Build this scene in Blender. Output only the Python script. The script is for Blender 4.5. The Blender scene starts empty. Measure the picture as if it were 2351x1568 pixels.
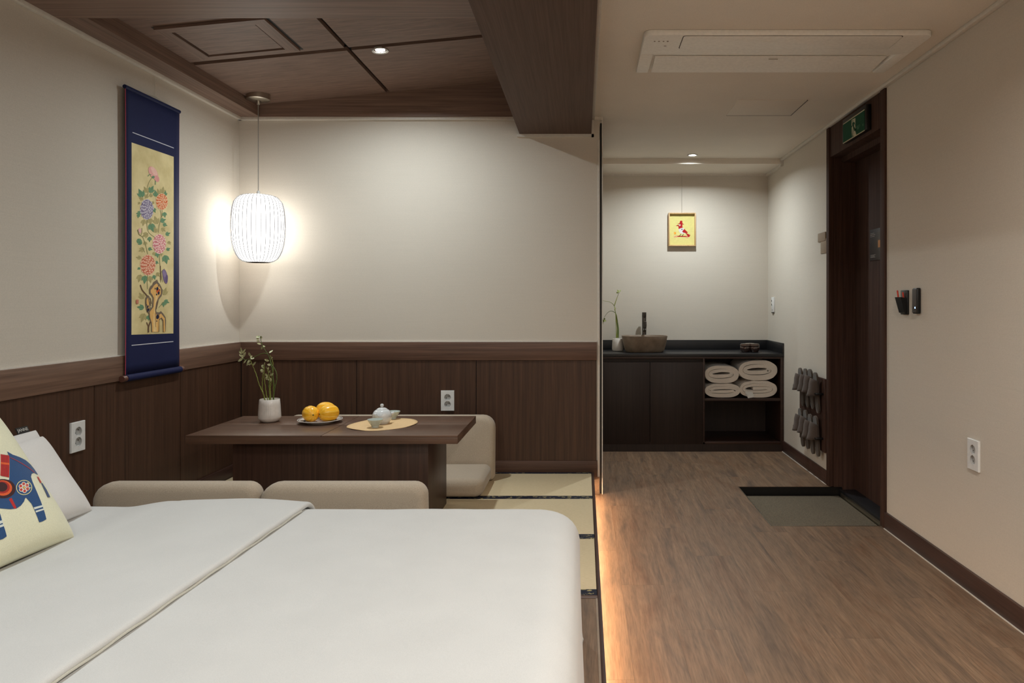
import bpy, bmesh, math, random
from math import sin, cos, pi, sqrt, radians as R
from mathutils import Vector, Matrix
from mathutils.geometry import tessellate_polygon
from mathutils import noise as mnoise
random.seed(7)
SC = bpy.context.scene
COL = SC.collection

# ------------------------------------------------------------------ camera
F, CX, CY, HC = 1640.0, 1340.0, 692.0, 1.25          # pixels of the 2351 x 1568 frame
cam = bpy.data.cameras.new('camera'); cam.sensor_width = 36.0; cam.sensor_fit = 'HORIZONTAL'
cam.lens = F * 36.0 / 2351.0
cam.shift_x = (1175.5 - CX) / 2351.0
cam.shift_y = -(784.0 - CY) / 2351.0
cam.clip_start = 0.05
cam_o = bpy.data.objects.new('camera', cam); COL.objects.link(cam_o)
cam_o.location = (0, 0, HC); cam_o.rotation_euler = (R(90), 0, 0)
SC.camera = cam_o
# ------------------------------------------------------------------ world, exposure
w = bpy.data.worlds.new('world'); SC.world = w; w.use_nodes = True
w.node_tree.nodes['Background'].inputs[0].default_value = (1, 0.9, 0.78, 1)
w.node_tree.nodes['Background'].inputs[1].default_value = 0.0
SC.view_settings.view_transform = 'Standard'
SC.view_settings.look = 'None'
SC.view_settings.exposure = -0.32
SC.view_settings.gamma = 1.0
SC.view_settings.use_curve_mapping = False
try:
    SC.cycles.use_denoising = True
    SC.cycles.sample_clamp_indirect = 6.0
    SC.cycles.max_bounces = 10
    SC.cycles.diffuse_bounces = 6
except Exception:
    pass
# light strengths (W) and colours of the fittings, plus an added hall fill
COOL = (0.905, 0.985, 1.0)
WARM = (1.0, 0.95, 0.88)
E_TATAMI, E_BED, E_BED2, E_HALL, E_REAR = 21.5, 12.0, 10.6, 20.5, 64.0
E_HALL_FILL = 27.0  # added hall fill, not an existing fitting
S_PENDANT, S_LED = 6.3, 135.0

# ------------------------------------------------------------------ room numbers (metres)
XL, XR = -2.237, 1.667
YB, YH, YR = 4.638, 6.462, -1.3
ZC, ZP = 2.445, 0.145
XP, XE = 0.066, 0.104
def zs(x): return 2.52 + 0.096 * (x + 2.079)         # the sloping timber ceiling

def atY(px, py, Y): return Vector(((px - CX) * Y / F, Y, HC + (CY - py) * Y / F))
def atX(px, py, X): return atY(px, py, F * X / (px - CX))
def atZ(px, py, Z): return atY(px, py, F * (HC - Z) / (py - CY))
def at_slope(px, py, dz=0.0):
    a, b = (px - CX) / F, (CY - py) / F
    return atY(px, py, (2.52 + dz + 0.096 * 2.079 - HC) / (b - 0.096 * a))

# ------------------------------------------------------------------ materials
def lin(c):
    out = []
    for v in c:
        v = v / 255.0
        out.append(v / 12.92 if v <= 0.04045 else ((v + 0.055) / 1.055) ** 2.4)
    return (out[0], out[1], out[2], 1.0)
class NT:
    def __init__(s, name):
        s.m = bpy.data.materials.new(name); s.m.use_nodes = True
        s.n, s.l = s.m.node_tree.nodes, s.m.node_tree.links
        s.b = s.n['Principled BSDF']
    def new(s, t, **kw):
        n = s.n.new(t)
        for k, v in kw.items(): setattr(n, k, v)
        return n
    def coords(s, scale, rnd=0.0):
        tc = s.new('ShaderNodeTexCoord'); mp = s.new('ShaderNodeMapping')
        mp.inputs['Scale'].default_value = scale
        src = tc.outputs['Object']
        if rnd:
            oi = s.new('ShaderNodeObjectInfo'); ml = s.new('ShaderNodeMath', operation='MULTIPLY'); ml.inputs[1].default_value = rnd
            s.l.new(oi.outputs['Random'], ml.inputs[0])
            ad = s.new('ShaderNodeVectorMath', operation='ADD')
            s.l.new(src, ad.inputs[0]); s.l.new(ml.outputs[0], ad.inputs[1]); src = ad.outputs[0]
        s.l.new(src, mp.inputs['Vector'])
        return mp.outputs['Vector']
    def noise(s, vec, scale=1.0, detail=4.0, rough=0.55, dist=0.0):
        n = s.new('ShaderNodeTexNoise'); n.inputs['Scale'].default_value = scale
        n.inputs['Detail'].default_value = detail; n.inputs['Roughness'].default_value = rough
        n.inputs['Distortion'].default_value = dist
        s.l.new(vec, n.inputs['Vector']); return n.outputs['Fac']
    def ramp(s, fac, stops):
        r = s.new('ShaderNodeValToRGB'); e = r.color_ramp.elements
        while len(e) < len(stops): e.new(0.5)
        for i, (p, c) in enumerate(stops): e[i].position = p; e[i].color = c
        s.l.new(fac, r.inputs['Fac']); return r.outputs['Color']
    def mix(s, fac, a, b, mode='MIX'):
        m = s.new('ShaderNodeMix', data_type='RGBA', blend_type=mode)
        for sock, v in ((m.inputs[0], fac), (m.inputs[6], a), (m.inputs[7], b)):
            if isinstance(v, (int, float)): sock.default_value = v
            elif isinstance(v, tuple): sock.default_value = v
            else: s.l.new(v, sock)
        return m.outputs[2]
    def bump(s, h, strength=0.2, dist=0.002):
        b = s.new('ShaderNodeBump'); b.inputs['Strength'].default_value = strength; b.inputs['Distance'].default_value = dist
        s.l.new(h, b.inputs['Height']); s.l.new(b.outputs['Normal'], s.b.inputs['Normal'])
    def col(s, c):
        if isinstance(c, tuple): s.b.inputs['Base Color'].default_value = c
        else: s.l.new(c, s.b.inputs['Base Color'])
    def set(s, rough=0.5, metal=0.0, spec=0.5, coat=0.0, sheen=0.0):
        s.b.inputs['Roughness'].default_value = rough; s.b.inputs['Metallic'].default_value = metal
        s.b.inputs['Specular IOR Level'].default_value = spec
        s.b.inputs['Coat Weight'].default_value = coat; s.b.inputs['Sheen Weight'].default_value = sheen

_flat = {}
def flat(c, rough=0.7, metal=0.0, spec=0.5, coat=0.0):
    k = (c, rough, metal, spec, coat)
    if k not in _flat:
        t = NT('paint_%d_%d_%d' % c); v = t.coords((1, 1, 1))
        n = t.noise(v, 60.0, 3)
        a = lin(c); d = tuple(x * 0.9 for x in a[:3]) + (1,)
        t.col(t.ramp(n, [(0.3, d), (0.7, a)])); t.set(rough, metal, spec, coat)
        _flat[k] = t.m
    return _flat[k]
def wood(name, dark, light, axis, rough=0.45, spec=0.4, fine=1.0, rnd=9.0):
    t = NT(name)
    s1 = [58 * fine] * 3; s1[axis] = 1.4
    s2 = [170 * fine] * 3; s2[axis] = 4.0
    s3 = [5.0] * 3; s3[axis] = 0.6
    n1 = t.noise(t.coords(s1, rnd), 1.0, 5, 0.6, 0.4); n2 = t.noise(t.coords(s2, rnd), 1.0, 3, 0.6); n3 = t.noise(t.coords(s3, rnd), 1.0, 3, 0.5, 0.6)
    c = t.ramp(n1, [(0.3, lin(dark)), (0.72, lin(light))])
    c = t.mix(0.5, c, t.ramp(n2, [(0.3, (0.55, 0.55, 0.55, 1)), (0.65, (1, 1, 1, 1))]), 'MULTIPLY')
    c = t.mix(0.35, c, t.ramp(n3, [(0.3, (0.7, 0.7, 0.7, 1)), (0.7, (1, 1, 1, 1))]), 'MULTIPLY')
    t.col(c); t.set(rough, 0, spec); t.bump(n2, 0.12, 0.001)
    return t.m
def fabric(name, c, c2=None, scale=420.0, rough=0.9, bump=0.25, sheen=0.2):
    t = NT(name); v = t.coords((1, 1, 1))
    n1 = t.noise(v, scale, 2, 0.6); n2 = t.noise(v, 6.0, 3, 0.5)
    a = lin(c); b = lin(c2) if c2 else tuple(x * 0.82 for x in a[:3]) + (1,)
    cc = t.ramp(n1, [(0.3, b), (0.7, a)])
    cc = t.mix(0.25, cc, t.ramp(n2, [(0.3, (0.8, 0.8, 0.8, 1)), (0.7, (1, 1, 1, 1))]), 'MULTIPLY')
    t.col(cc); t.set(rough, 0, 0.2, 0, sheen); t.bump(n1, bump, 0.0015)
    return t.m
def emit(name, c, s):
    t = NT(name); t.col((0.8, 0.8, 0.8, 1))
    t.b.inputs['Emission Color'].default_value = c; t.b.inputs['Emission Strength'].default_value = s
    return t.m
M = {}
def wallpaper(name, c):
    t = NT(name); v = t.coords((1, 1, 1))
    n = t.noise(v, 260.0, 3, 0.6); n2 = t.noise(t.coords((3, 3, 700)), 1.0, 2); n3 = t.noise(v, 1.6, 3)
    a = lin(c); b = tuple(x * 0.9 for x in a[:3]) + (1,)
    cc = t.ramp(n, [(0.3, b), (0.7, a)])
    cc = t.mix(0.12, cc, t.ramp(n2, [(0.35, (0.7, 0.7, 0.7, 1)), (0.65, (1, 1, 1, 1))]), 'MULTIPLY')
    cc = t.mix(0.15, cc, t.ramp(n3, [(0.3, (0.85, 0.84, 0.82, 1)), (0.7, (1, 1, 1, 1))]), 'MULTIPLY')
    t.col(cc); t.set(0.85, 0, 0.2); t.bump(n, 0.12, 0.001)
    return t.m
M['wall'] = wallpaper('beige_wallpaper', (209, 201, 189))
M['ceil'] = wallpaper('beige_ceiling_paper', (228, 220, 208))
M['white'] = flat((214, 208, 198), 0.5)
M['wood_v'] = wood('dark_walnut_upright_grain', (63, 42, 31), (91, 63, 47), 2)
M['wood_y'] = wood('dark_walnut_grain_along_room', (112, 89, 77), (148, 121, 107), 1, 0.5)
M['wood_x'] = wood('dark_walnut_grain_across_room', (112, 89, 77), (148, 121, 107), 0, 0.5)
M['wood_rail'] = wood('walnut_rail', (86, 61, 49), (118, 88, 72), 0, 0.45)
M['wood_raily'] = wood('walnut_rail_side', (104, 78, 64), (140, 110, 92), 1, 0.45)
M['wood_beam'] = wood('walnut_beam', (86, 67, 57), (104, 82, 71), 1, 0.6, 0.25, 1.5)
M['table'] = wood('table_walnut', (84, 60, 47), (116, 87, 70), 0, 0.36, 0.5)
M['table_v'] = wood('table_walnut_pedestal', (52, 34, 26), (80, 55, 44), 2, 0.4)
M['vanity'] = wood('vanity_dark_oak', (33, 22, 18), (50, 35, 30), 2, 0.5)
M['vanity_x'] = wood('vanity_dark_oak_edge', (48, 32, 26), (68, 47, 39), 0, 0.45)
M['door'] = wood('door_dark_oak', (62, 43, 36), (88, 64, 54), 2, 0.75, 0.15)
M['base'] = wood('baseboard_oak', (58, 37, 31), (84, 57, 48), 1, 0.45)
M['basex'] = wood('baseboard_oak_across', (72, 48, 36), (98, 68, 53), 0, 0.45)
M['dark'] = flat((20, 16, 16), 0.6)
M['black'] = flat((14, 13, 14), 0.35)
M['plastic'] = flat((226, 226, 224), 0.35)
M['plastic_g'] = flat((172, 172, 170), 0.45)
M['ac'] = flat((236, 233, 226), 0.5)
M['linen'] = fabric('white_cotton', (205, 205, 203), (197, 197, 195), 500, 0.9, 0.12)
M['linen2'] = fabric('white_pillowcase', (218, 215, 212), (208, 205, 202), 500, 0.9, 0.15)
M['piping'] = fabric('grey_piping', (196, 194, 182), None, 600)
M['cream'] = fabric('cream_cushion', (226, 224, 196), (208, 206, 178), 520, 0.9, 0.2)
M['chair'] = fabric('beige_upholstery', (194, 179, 160), (164, 150, 132), 480, 0.92, 0.3)
M['chair_p'] = fabric('beige_piping', (170, 155, 136), (140, 126, 110), 480)
M['towel'] = fabric('terry_towel', (242, 235, 226), (222, 213, 202), 300, 1.0, 0.7, 0.4)
M['navy'] = fabric('navy_silk', (30, 38, 84), (18, 22, 50), 700, 0.7, 0.15, 0.0)
M['slipper'] = fabric('taupe_felt', (92, 80, 73), (68, 58, 52), 500, 0.95, 0.3)
M['sole'] = fabric('taupe_sole', (86, 75, 65), (64, 55, 48), 500, 0.9)
M['matgrey'] = fabric('grey_doormat_pile', (142, 129, 110), (76, 69, 58), 340, 1.0, 1.0, 0.0)
def mk_plank():
    t = NT('brown_oak_vinyl')
    v1 = t.coords((38, 2.2, 38), 17.0); v2 = t.coords((210, 10, 210), 17.0); v3 = t.coords((10, 2.0, 10), 17.0)
    n1 = t.noise(v1, 1.0, 6, 0.62, 0.5); n2 = t.noise(v2, 1.0, 3, 0.6); n3 = t.noise(v3, 1.0, 5, 0.6, 0.7)
    c = t.ramp(n1, [(0.25, lin((84, 67, 54))), (0.5, lin((122, 97, 77))), (0.75, lin((156, 127, 101)))])
    c = t.mix(0.42, c, t.ramp(n3, [(0.3, lin((88, 76, 68))), (0.5, lin((150, 123, 98))), (0.68, lin((124, 90, 65)))]))
    c = t.mix(0.65, c, t.ramp(n2, [(0.3, (0.5, 0.5, 0.5, 1)), (0.6, (1, 1, 1, 1))]), 'MULTIPLY')
    oi = t.new('ShaderNodeObjectInfo')
    c = t.mix(0.8, c, t.ramp(oi.outputs['Random'], [(0, (0.90, 0.90, 0.91, 1)), (1, (1.0, 0.98, 0.96, 1))]), 'MULTIPLY')
    t.col(c); t.set(0.48, 0, 0.4); t.bump(n2, 0.15, 0.001)
    return t.m
M['plank'] = mk_plank()
def mk_tatami():
    t = NT('woven_rush'); v = t.coords((1, 1, 1))
    wv = t.new('ShaderNodeTexWave', wave_type='BANDS', bands_direction='Y'); wv.inputs['Scale'].default_value = 90.0
    wv.inputs['Distortion'].default_value = 0.6; t.l.new(v, wv.inputs['Vector'])
    n = t.noise(t.coords((60, 400, 4)), 1.0, 3)
    c = t.ramp(n, [(0.3, lin((200, 182, 146))), (0.7, lin((214, 196, 162)))])
    t.col(c); t.set(0.75, 0, 0.3); t.bump(wv.outputs['Fac'], 0.25, 0.001)
    return t.m
M['tatami'] = mk_tatami()
def mk_brocade():
    t = NT('navy_gold_brocade'); v = t.coords((28, 46, 28))
    vo = t.new('ShaderNodeTexVoronoi'); vo.inputs['Scale'].default_value = 1.0; t.l.new(v, vo.inputs['Vector'])
    n = t.noise(v, 1.4, 3, 0.6, 1.5)
    a = t.ramp(n, [(0.50, lin((22, 25, 42))), (0.56, lin((168, 154, 108)))])
    b = t.ramp(vo.outputs['Distance'], [(0.3, (0, 0, 0, 1)), (0.42, (1, 1, 1, 1))])
    bw = t.new('ShaderNodeRGBToBW'); t.l.new(b, bw.inputs[0])
    t.col(t.mix(bw.outputs[0], a, lin((20, 23, 40)))); t.set(0.7, 0, 0.3)
    return t.m
M['brocade'] = mk_brocade()
def mk_stone():
    t = NT('black_solid_surface'); v = t.coords((1, 1, 1)); n = t.noise(v, 400.0, 2)
    t.col(t.ramp(n, [(0.35, lin((20, 20, 23))), (0.75, lin((36, 36, 39)))])); t.set(0.4, 0, 0.5)
    return t.m
M['stone'] = mk_stone()
def mk_basin():
    t = NT('taupe_stoneware'); v = t.coords((1, 1, 1)); n = t.noise(v, 14.0, 4); n2 = t.noise(v, 500, 2)
    c = t.ramp(n, [(0.3, lin((118, 100, 84))), (0.7, lin((146, 130, 112)))])
    t.col(t.mix(0.2, c, t.ramp(n2, [(0.3, (0.5, 0.5, 0.5, 1)), (0.7, (1, 1, 1, 1))]), 'MULTIPLY')); t.set(0.55)
    return t.m
M['basin'] = mk_basin()
M['gun'] = flat((92, 88, 86), 0.22, 1.0)
M['steel'] = flat((188, 182, 170), 0.28, 1.0)
M['rim'] = flat((205, 203, 198), 0.3, 0.6)
M['ceramic'] = flat((224, 217, 210), 0.22, 0, 0.5, 0.4)
M['celadon'] = flat((186, 196, 190), 0.14, 0, 0.5, 0.6)
M['porcelain'] = flat((214, 217, 218), 0.12, 0, 0.5, 0.6)
M['jar'] = flat((58, 40, 34), 0.12, 0, 0.6, 0.8)
M['gold'] = flat((150, 128, 100), 0.3, 0.7)
M['stem'] = flat((128, 136, 58), 0.55)
M['stem_d'] = flat((84, 100, 44), 0.55)
def mk_leaf():
    t = NT('variegated_leaf'); v = t.coords((1, 1, 1)); n = t.noise(v, 90.0, 2)
    t.col(t.ramp(n, [(0.3, lin((128, 142, 84))), (0.6, lin((206, 204, 164)))])); t.set(0.5)
    return t.m
M['leaf'] = mk_leaf()
def mk_melon():
    t = NT('yellow_melon_skin'); tc = t.new('ShaderNodeTexCoord'); sp = t.new('ShaderNodeSeparateXYZ')
    t.l.new(tc.outputs['Object'], sp.inputs[0])
    at = t.new('ShaderNodeMath', operation='ARCTAN2'); t.l.new(sp.outputs[0], at.inputs[0]); t.l.new(sp.outputs[2], at.inputs[1])
    m = t.new('ShaderNodeMath', operation='MULTIPLY'); m.inputs[1].default_value = 10.0; t.l.new(at.outputs[0], m.inputs[0])
    c = t.new('ShaderNodeMath', operation='COSINE'); t.l.new(m.outputs[0], c.inputs[0])
    n = t.noise(t.coords((1, 1, 1)), 40.0, 3)
    col = t.ramp(c.outputs[0], [(0.0, lin((250, 184, 34))), (0.9, lin((252, 190, 44))), (1.0, lin((252, 214, 110)))])
    t.col(t.mix(0.25, col, t.ramp(n, [(0.3, lin((236, 158, 24))), (0.7, lin((254, 202, 62)))]))); t.set(0.32)
    return t.m
M['melon'] = mk_melon()
M['kraft'] = fabric('kraft_placemat', (228, 196, 150), (212, 178, 132), 300, 0.85, 0.2, 0)
M['pine'] = wood('pale_pine', (188, 150, 100), (214, 180, 130), 2, 0.5)
M['shade'] = emit('glowing_lamp_shade', (1.0, 0.97, 0.91, 1), S_PENDANT)
M['rib'] = emit('shade_skin_over_rib', (1.0, 0.97, 0.93, 1), 0.50)
M['rib'].node_tree.nodes['Principled BSDF'].inputs['Base Color'].default_value = (0.02, 0.02, 0.02, 1)
M['rib'].node_tree.nodes['Principled BSDF'].inputs['Specular IOR Level'].default_value = 0.0
M['lens'] = emit('downlight_lens', (1.0, 0.95, 0.88, 1), 40.0)
M['led'] = emit('warm_led_tape', (1.0, 0.66, 0.38, 1), S_LED)
M['blue_led'] = emit('blue_status_led', (0.25, 0.5, 1.0, 1), 6.0)
def mk_mirror():
    t = NT('mirror_glass'); t.col((0.85, 0.87, 0.88, 1)); t.set(0.02, 1.0); return t.m
M['mirror'] = mk_mirror()

# ------------------------------------------------------------------ mesh helpers
class MB:
    def __init__(s): s.v, s.f, s.m = [], [], []
    def add(s, v, f, mi=0):
        o = len(s.v); s.v += [tuple(p) for p in v]; s.f += [tuple(i + o for i in q) for q in f]; s.m += [mi] * len(f); return s
    def box(s, x0, x1, y0, y1, z0, z1, b=0.0, seg=2, mi=0):
        if b <= 0:
            v = [(x, y, z) for z in (z0, z1) for y in (y0, y1) for x in (x0, x1)]
            return s.add(v, [(0, 2, 3, 1), (4, 5, 7, 6), (0, 1, 5, 4), (2, 6, 7, 3), (0, 4, 6, 2), (1, 3, 7, 5)], mi)
        bm = bmesh.new(); bmesh.ops.create_cube(bm, size=1.0)
        for q in bm.verts:
            q.co = ((x0 + x1) / 2 + q.co.x * (x1 - x0), (y0 + y1) / 2 + q.co.y * (y1 - y0), (z0 + z1) / 2 + q.co.z * (z1 - z0))
        bmesh.ops.bevel(bm, geom=bm.edges[:], offset=b, segments=seg, profile=0.5, affect='EDGES')
        bm.verts.index_update()
        s.add([q.co[:] for q in bm.verts], [[q.index for q in fc.verts] for fc in bm.faces], mi); bm.free(); return s
    def lathe(s, prof, n=32, c=(0, 0, 0), mi=0, mod=None, cap=True):
        v, f = [], []
        for r, z in prof:
            for k in range(n):
                a = 2 * pi * k / n; rr = r * (mod(a, z) if mod else 1)
                v.append((c[0] + rr * cos(a), c[1] + rr * sin(a), c[2] + z))
        for i in range(len(prof) - 1):
            for k in range(n):
                k2 = (k + 1) % n
                f.append((i * n + k, i * n + k2, (i + 1) * n + k2, (i + 1) * n + k))
        if cap:
            f.append(tuple(range(n))[::-1]); f.append(tuple(range((len(prof) - 1) * n, len(prof) * n)))
        return s.add(v, f, mi)
    def tube(s, pts, r, n=8, mi=0):
        pts = [Vector(p) for p in pts]; v, f = [], []
        rs = r if isinstance(r, (list, tuple)) else [r] * len(pts)
        u = None
        for i, p in enumerate(pts):
            d = (pts[min(i + 1, len(pts) - 1)] - pts[max(i - 1, 0)]).normalized()
            if u is None: u = d.orthogonal().normalized()
            else:
                u = u - d * u.dot(d)
                u = u.normalized() if u.length > 1e-6 else d.orthogonal().normalized()
            w = d.cross(u)
            for k in range(n):
                a = 2 * pi * k / n; v.append(p + (u * cos(a) + w * sin(a)) * rs[i])
        for i in range(len(pts) - 1):
            for k in range(n):
                k2 = (k + 1) % n; f.append((i * n + k, i * n + k2, (i + 1) * n + k2, (i + 1) * n + k))
        f.append(tuple(range(n))[::-1]); f.append(tuple(range((len(pts) - 1) * n, len(pts) * n)))
        return s.add(v, f, mi)
    def grid(s, fn, nu, nv, mi=0):
        v = [fn(i / nu, j / nv) for j in range(nv + 1) for i in range(nu + 1)]
        f = [(j * (nu + 1) + i, j * (nu + 1) + i + 1, (j + 1) * (nu + 1) + i + 1, (j + 1) * (nu + 1) + i) for j in range(nv) for i in range(nu)]
        return s.add(v, f, mi)
    def slab(s, w, h, t, rad, er, T, mi=0, seg=5, cseg=6, crown=0.0):
        """rounded slab: w x h outline (corner radii list bl, br, tr, tl), thickness t centred on 0, edge rounding er; T maps (a, b, c) to a point"""
        if not isinstance(rad, (list, tuple)): rad = [rad] * 4
        def outline(d):
            pts = []
            for k, (sx, sy) in enumerate(((-1, -1), (1, -1), (1, 1), (-1, 1))):
                r = max(rad[k] - d, 0.0008); cx, cy = sx * (w / 2 - d - r), sy * (h / 2 - d - r)
                a0 = (pi, 1.5 * pi, 0, 0.5 * pi)[k]
                for q in range(cseg + 1):
                    a = a0 + 0.5 * pi * q / cseg; pts.append((cx + r * cos(a), cy + r * sin(a)))
            return pts
        lay = []
        for q in range(seg + 1):
            a = 0.5 * pi * q / seg; lay.append((er * (1 - sin(a)), -t / 2 + er * (1 - cos(a))))
        for q in range(seg + 1):
            a = 0.5 * pi * q / seg; lay.append((er * (1 - cos(a)), t / 2 - er * (1 - sin(a))))
        v, f = [], []; n = 4 * (cseg + 1)
        for d, c in lay:
            for a, b in outline(d): v.append(T(a, b, c))
        L = len(lay)
        for i in range(L - 1):
            for k in range(n):
                k2 = (k + 1) % n; f.append((i * n + k, i * n + k2, (i + 1) * n + k2, (i + 1) * n + k))
        if crown <= 0:
            f.append(tuple(range(n))[::-1]); f.append(tuple(range((L - 1) * n, L * n)))
        else:
            for sgn, base in ((-1, 0), (1, (L - 1) * n)):
                prev = base
                for st in range(1, 5):
                    d = er + (min(w, h) / 2 - er) * st / 5.0; k0 = len(v); hgt = t / 2 + crown * (1 - (1 - st / 5.0) ** 2)
                    for a, b in outline(d): v.append(T(a, b, sgn * hgt))
                    for k in range(n):
                        k2 = (k + 1) % n; f.append((prev + k, prev + k2, k0 + k2, k0 + k))
                    prev = k0
                f.append(tuple(range(prev, prev + n)))
        return s.add(v, f, mi)
    def poly(s, pts, holes=(), mi=0):
        loops = [[Vector(p) for p in pts]] + [[Vector(p) for p in h] for h in holes]
        flatp = [p for l in loops for p in l]
        tri = tessellate_polygon(loops)
        return s.add(flatp, [tuple(t) for t in tri], mi)
    def prism(s, pts2, T0, T1, mi=0):
        n = len(pts2); v = [T0(p) for p in pts2] + [T1(p) for p in pts2]
        f = [(k, (k + 1) % n, n + (k + 1) % n, n + k) for k in range(n)]
        tri = tessellate_polygon([[Vector((p[0], p[1], 0)) for p in pts2]])
        f += [tuple(t) for t in tri] + [tuple(i + n for i in t[::-1]) for t in tri]
        return s.add(v, f, mi)

def obj(name, mb, mats, parent=None, world=False, smooth=True, fix=True, sharp=38):
    me = bpy.data.meshes.new(name)
    v = mb.v
    if world and parent is not None:
        root = parent
        while root.parent is not None: root = root.parent
        inv = root.matrix_basis.inverted()
        v = [tuple(inv @ Vector(p)) for p in v]
    me.from_pydata(v, [], mb.f)
    for m in (mats if isinstance(mats, (list, tuple)) else [mats]): me.materials.append(M[m] if isinstance(m, str) else m)
    me.polygons.foreach_set('material_index', mb.m)
    if fix:
        bm = bmesh.new(); bm.from_mesh(me); bmesh.ops.recalc_face_normals(bm, faces=bm.faces[:]); bm.to_mesh(me); bm.free()
    if smooth:
        me.polygons.foreach_set('use_smooth', [True] * len(me.polygons))
        me.set_sharp_from_angle(angle=R(sharp))
    me.update()
    o = bpy.data.objects.new(name, me); COL.objects.link(o)
    if parent is not None: o.parent = parent
    return o
def tag(o, label, cat, group=None):
    o['label'] = label; o['category'] = cat
    if group: o['group'] = group
    return o
def thing(name, label, cat, loc=(0, 0, 0), rotz=0.0, group=None):
    o = bpy.data.objects.new(name, None); COL.objects.link(o); o.empty_display_size = 0.05
    o.location = loc; o.rotation_euler = (0, 0, rotz)
    o.matrix_basis = Matrix.Translation(Vector(loc)) @ Matrix.Rotation(rotz, 4, 'Z')
    return tag(o, label, cat, group)
def struct(name, mb, mats, parent=None, label=None, **kw):
    o = obj(name, mb, mats, parent, **kw)
    o['kind'] = 'structure'
    if label: o['label'] = label
    return o
def dup(root, loc=None, rotz=None, label=None, mat=None):
    r = root.copy(); COL.objects.link(r)
    if loc is not None: r.matrix_basis = Matrix.Translation(Vector(loc)) @ Matrix.Rotation(root.rotation_euler.z if rotz is None else rotz, 4, 'Z')
    if mat is not None: r.matrix_basis = mat
    if label: r['label'] = label
    for ch in list(root.children):
        c = ch.copy(); COL.objects.link(c); c.parent = r
        for g in list(ch.children):
            d = g.copy(); COL.objects.link(d); d.parent = c
    return r
def disc(name, loc, power, size, parent, col=COOL):
    l = bpy.data.lights.new(name, 'AREA'); l.shape = 'DISK'; l.size = size; l.energy = power; l.color = col; l.spread = R(159)
    o = bpy.data.objects.new(name, l); COL.objects.link(o)
    o.parent = parent; o.location = Vector(loc) - parent.location
    return o

# ================================================================== SETTING
# ---- hall floor: slab with the entry well left open, planks on it
WX0, WX1, WY0, WY1 = 1.044, 1.73, 3.973, 4.824
mb = MB()
mb.box(XL, WX0, YR, YH, -0.2, -0.012).box(WX0, 1.95, YR, WY0, -0.2, -0.012).box(WX0, 1.95, WY1, YH, -0.2, -0.012)
mb.box(WX0, 1.95, WY0, WY1, -0.2, -0.072)
floor = struct('floor', mb, 'dark')
def minus(r, h):
    x0, x1, y0, y1 = r; a0, a1, b0, b1 = h
    if x1 <= a0 or x0 >= a1 or y1 <= b0 or y0 >= b1: return [r]
    out = []
    if x0 < a0: out.append((x0, a0, y0, y1))
    cx0 = max(x0, a0)
    if y0 < b0: out.append((cx0, x1, y0, b0))
    if y1 > b1: out.append((cx0, x1, b1, y1))
    return out
PW, PL = 0.1875, 1.22
for c in range(9):
    x0 = -0.02 + c * PW; y = YR - (c * 0.43) % PL
    while y < YH:
        r = (x0 + 0.0002, min(x0 + PW - 0.0002, XR), max(y + 0.0002, YR), min(y + PL - 0.0002, YH)); y += PL
        if r[3] - r[2] < 0.02: continue
        for q in minus(r, (WX0, 9, WY0, WY1)):
            if q[1] - q[0] > 0.005 and q[3] - q[2] > 0.005:
                obj('plank', MB().box(q[0], q[1], q[2], q[3], -0.012, 0.0), 'plank', floor, smooth=False)
mb = MB()
mb.box(WX0 - 0.004, WX0, WY0 - 0.004, WY1, -0.072, 0.0025).box(WX0, XR, WY0 - 0.004, WY0, -0.072, 0.0025)
obj('well_edge_trim', mb, 'steel', floor, smooth=False)
mb = MB()
mb.box(WX0, WX0 + 0.006, WY0, WY1, -0.072, -0.003).box(WX0, XR + .06, WY0, WY0 + 0.006, -0.072, -0.003).box(WX0, 1.80, WY1 - 0.004, WY1, -0.072, -0.002)
obj('well_lining', mb, 'black', floor, smooth=False)
# ---- walls
mb = MB(); mb.box(XR, XR + 0.3, YR, 3.935, -0.1, 2.6).box(XR, XR + 0.3, 4.865, YH + 0.1, -0.1, 2.6)
wall_right = struct('wall_right', mb, 'wall', smooth=False)
wall_left = struct('wall_left', MB().box(XL - 0.1, XL, YR - 0.1, YB + 0.1, -0.1, 3.0), 'wall', smooth=False)
wall_back = struct('wall_back', MB().box(XL, XE, YB, YH, -0.1, 3.0), 'wall', smooth=False)
wall_far = struct('wall_far', MB().box(XL, XR + 0.3, YH, YH + 0.1, -0.1, 3.0), 'wall', smooth=False)
wall_rear = struct('wall_rear', MB().box(XL - 0.1, XR + 0.3, YR - 0.1, YR, -0.1, 3.0), 'wall', smooth=False)
# ---- wainscot on the left wall
RB, RT = 0.869, 0.987
yb = [YB, 3.941, 3.247, 2.553, 1.859, 1.165, 0.471, -0.223, -0.917, YR]
for a, b in zip(yb[1:], yb[:-1]):
    obj('wall_panel', MB().box(XL, XL + 0.012, a + 0.0025, b - 0.0025, ZP - 0.03, RB - 0.002), 'wood_v', wall_left, smooth=False)
obj('panel_backing', MB().box(XL, XL + 0.003, YR, YB, ZP - 0.03, RB), 'dark', wall_left, smooth=False)
obj('chair_rail', MB().box(XL, XL + 0.020, YR, YB, RB, RT, 0.002), 'wood_raily', wall_left)
obj('caulk_line', MB().box(XL, XL + 0.010, YR, YB, RT, RT + 0.005), 'white', wall_left, smooth=False)
struct('baseboard_left', MB().box(XL, XL + 0.022, 2.69, YB - 0.001, ZP - 0.03, 0.219, 0.0015), 'base')
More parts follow.
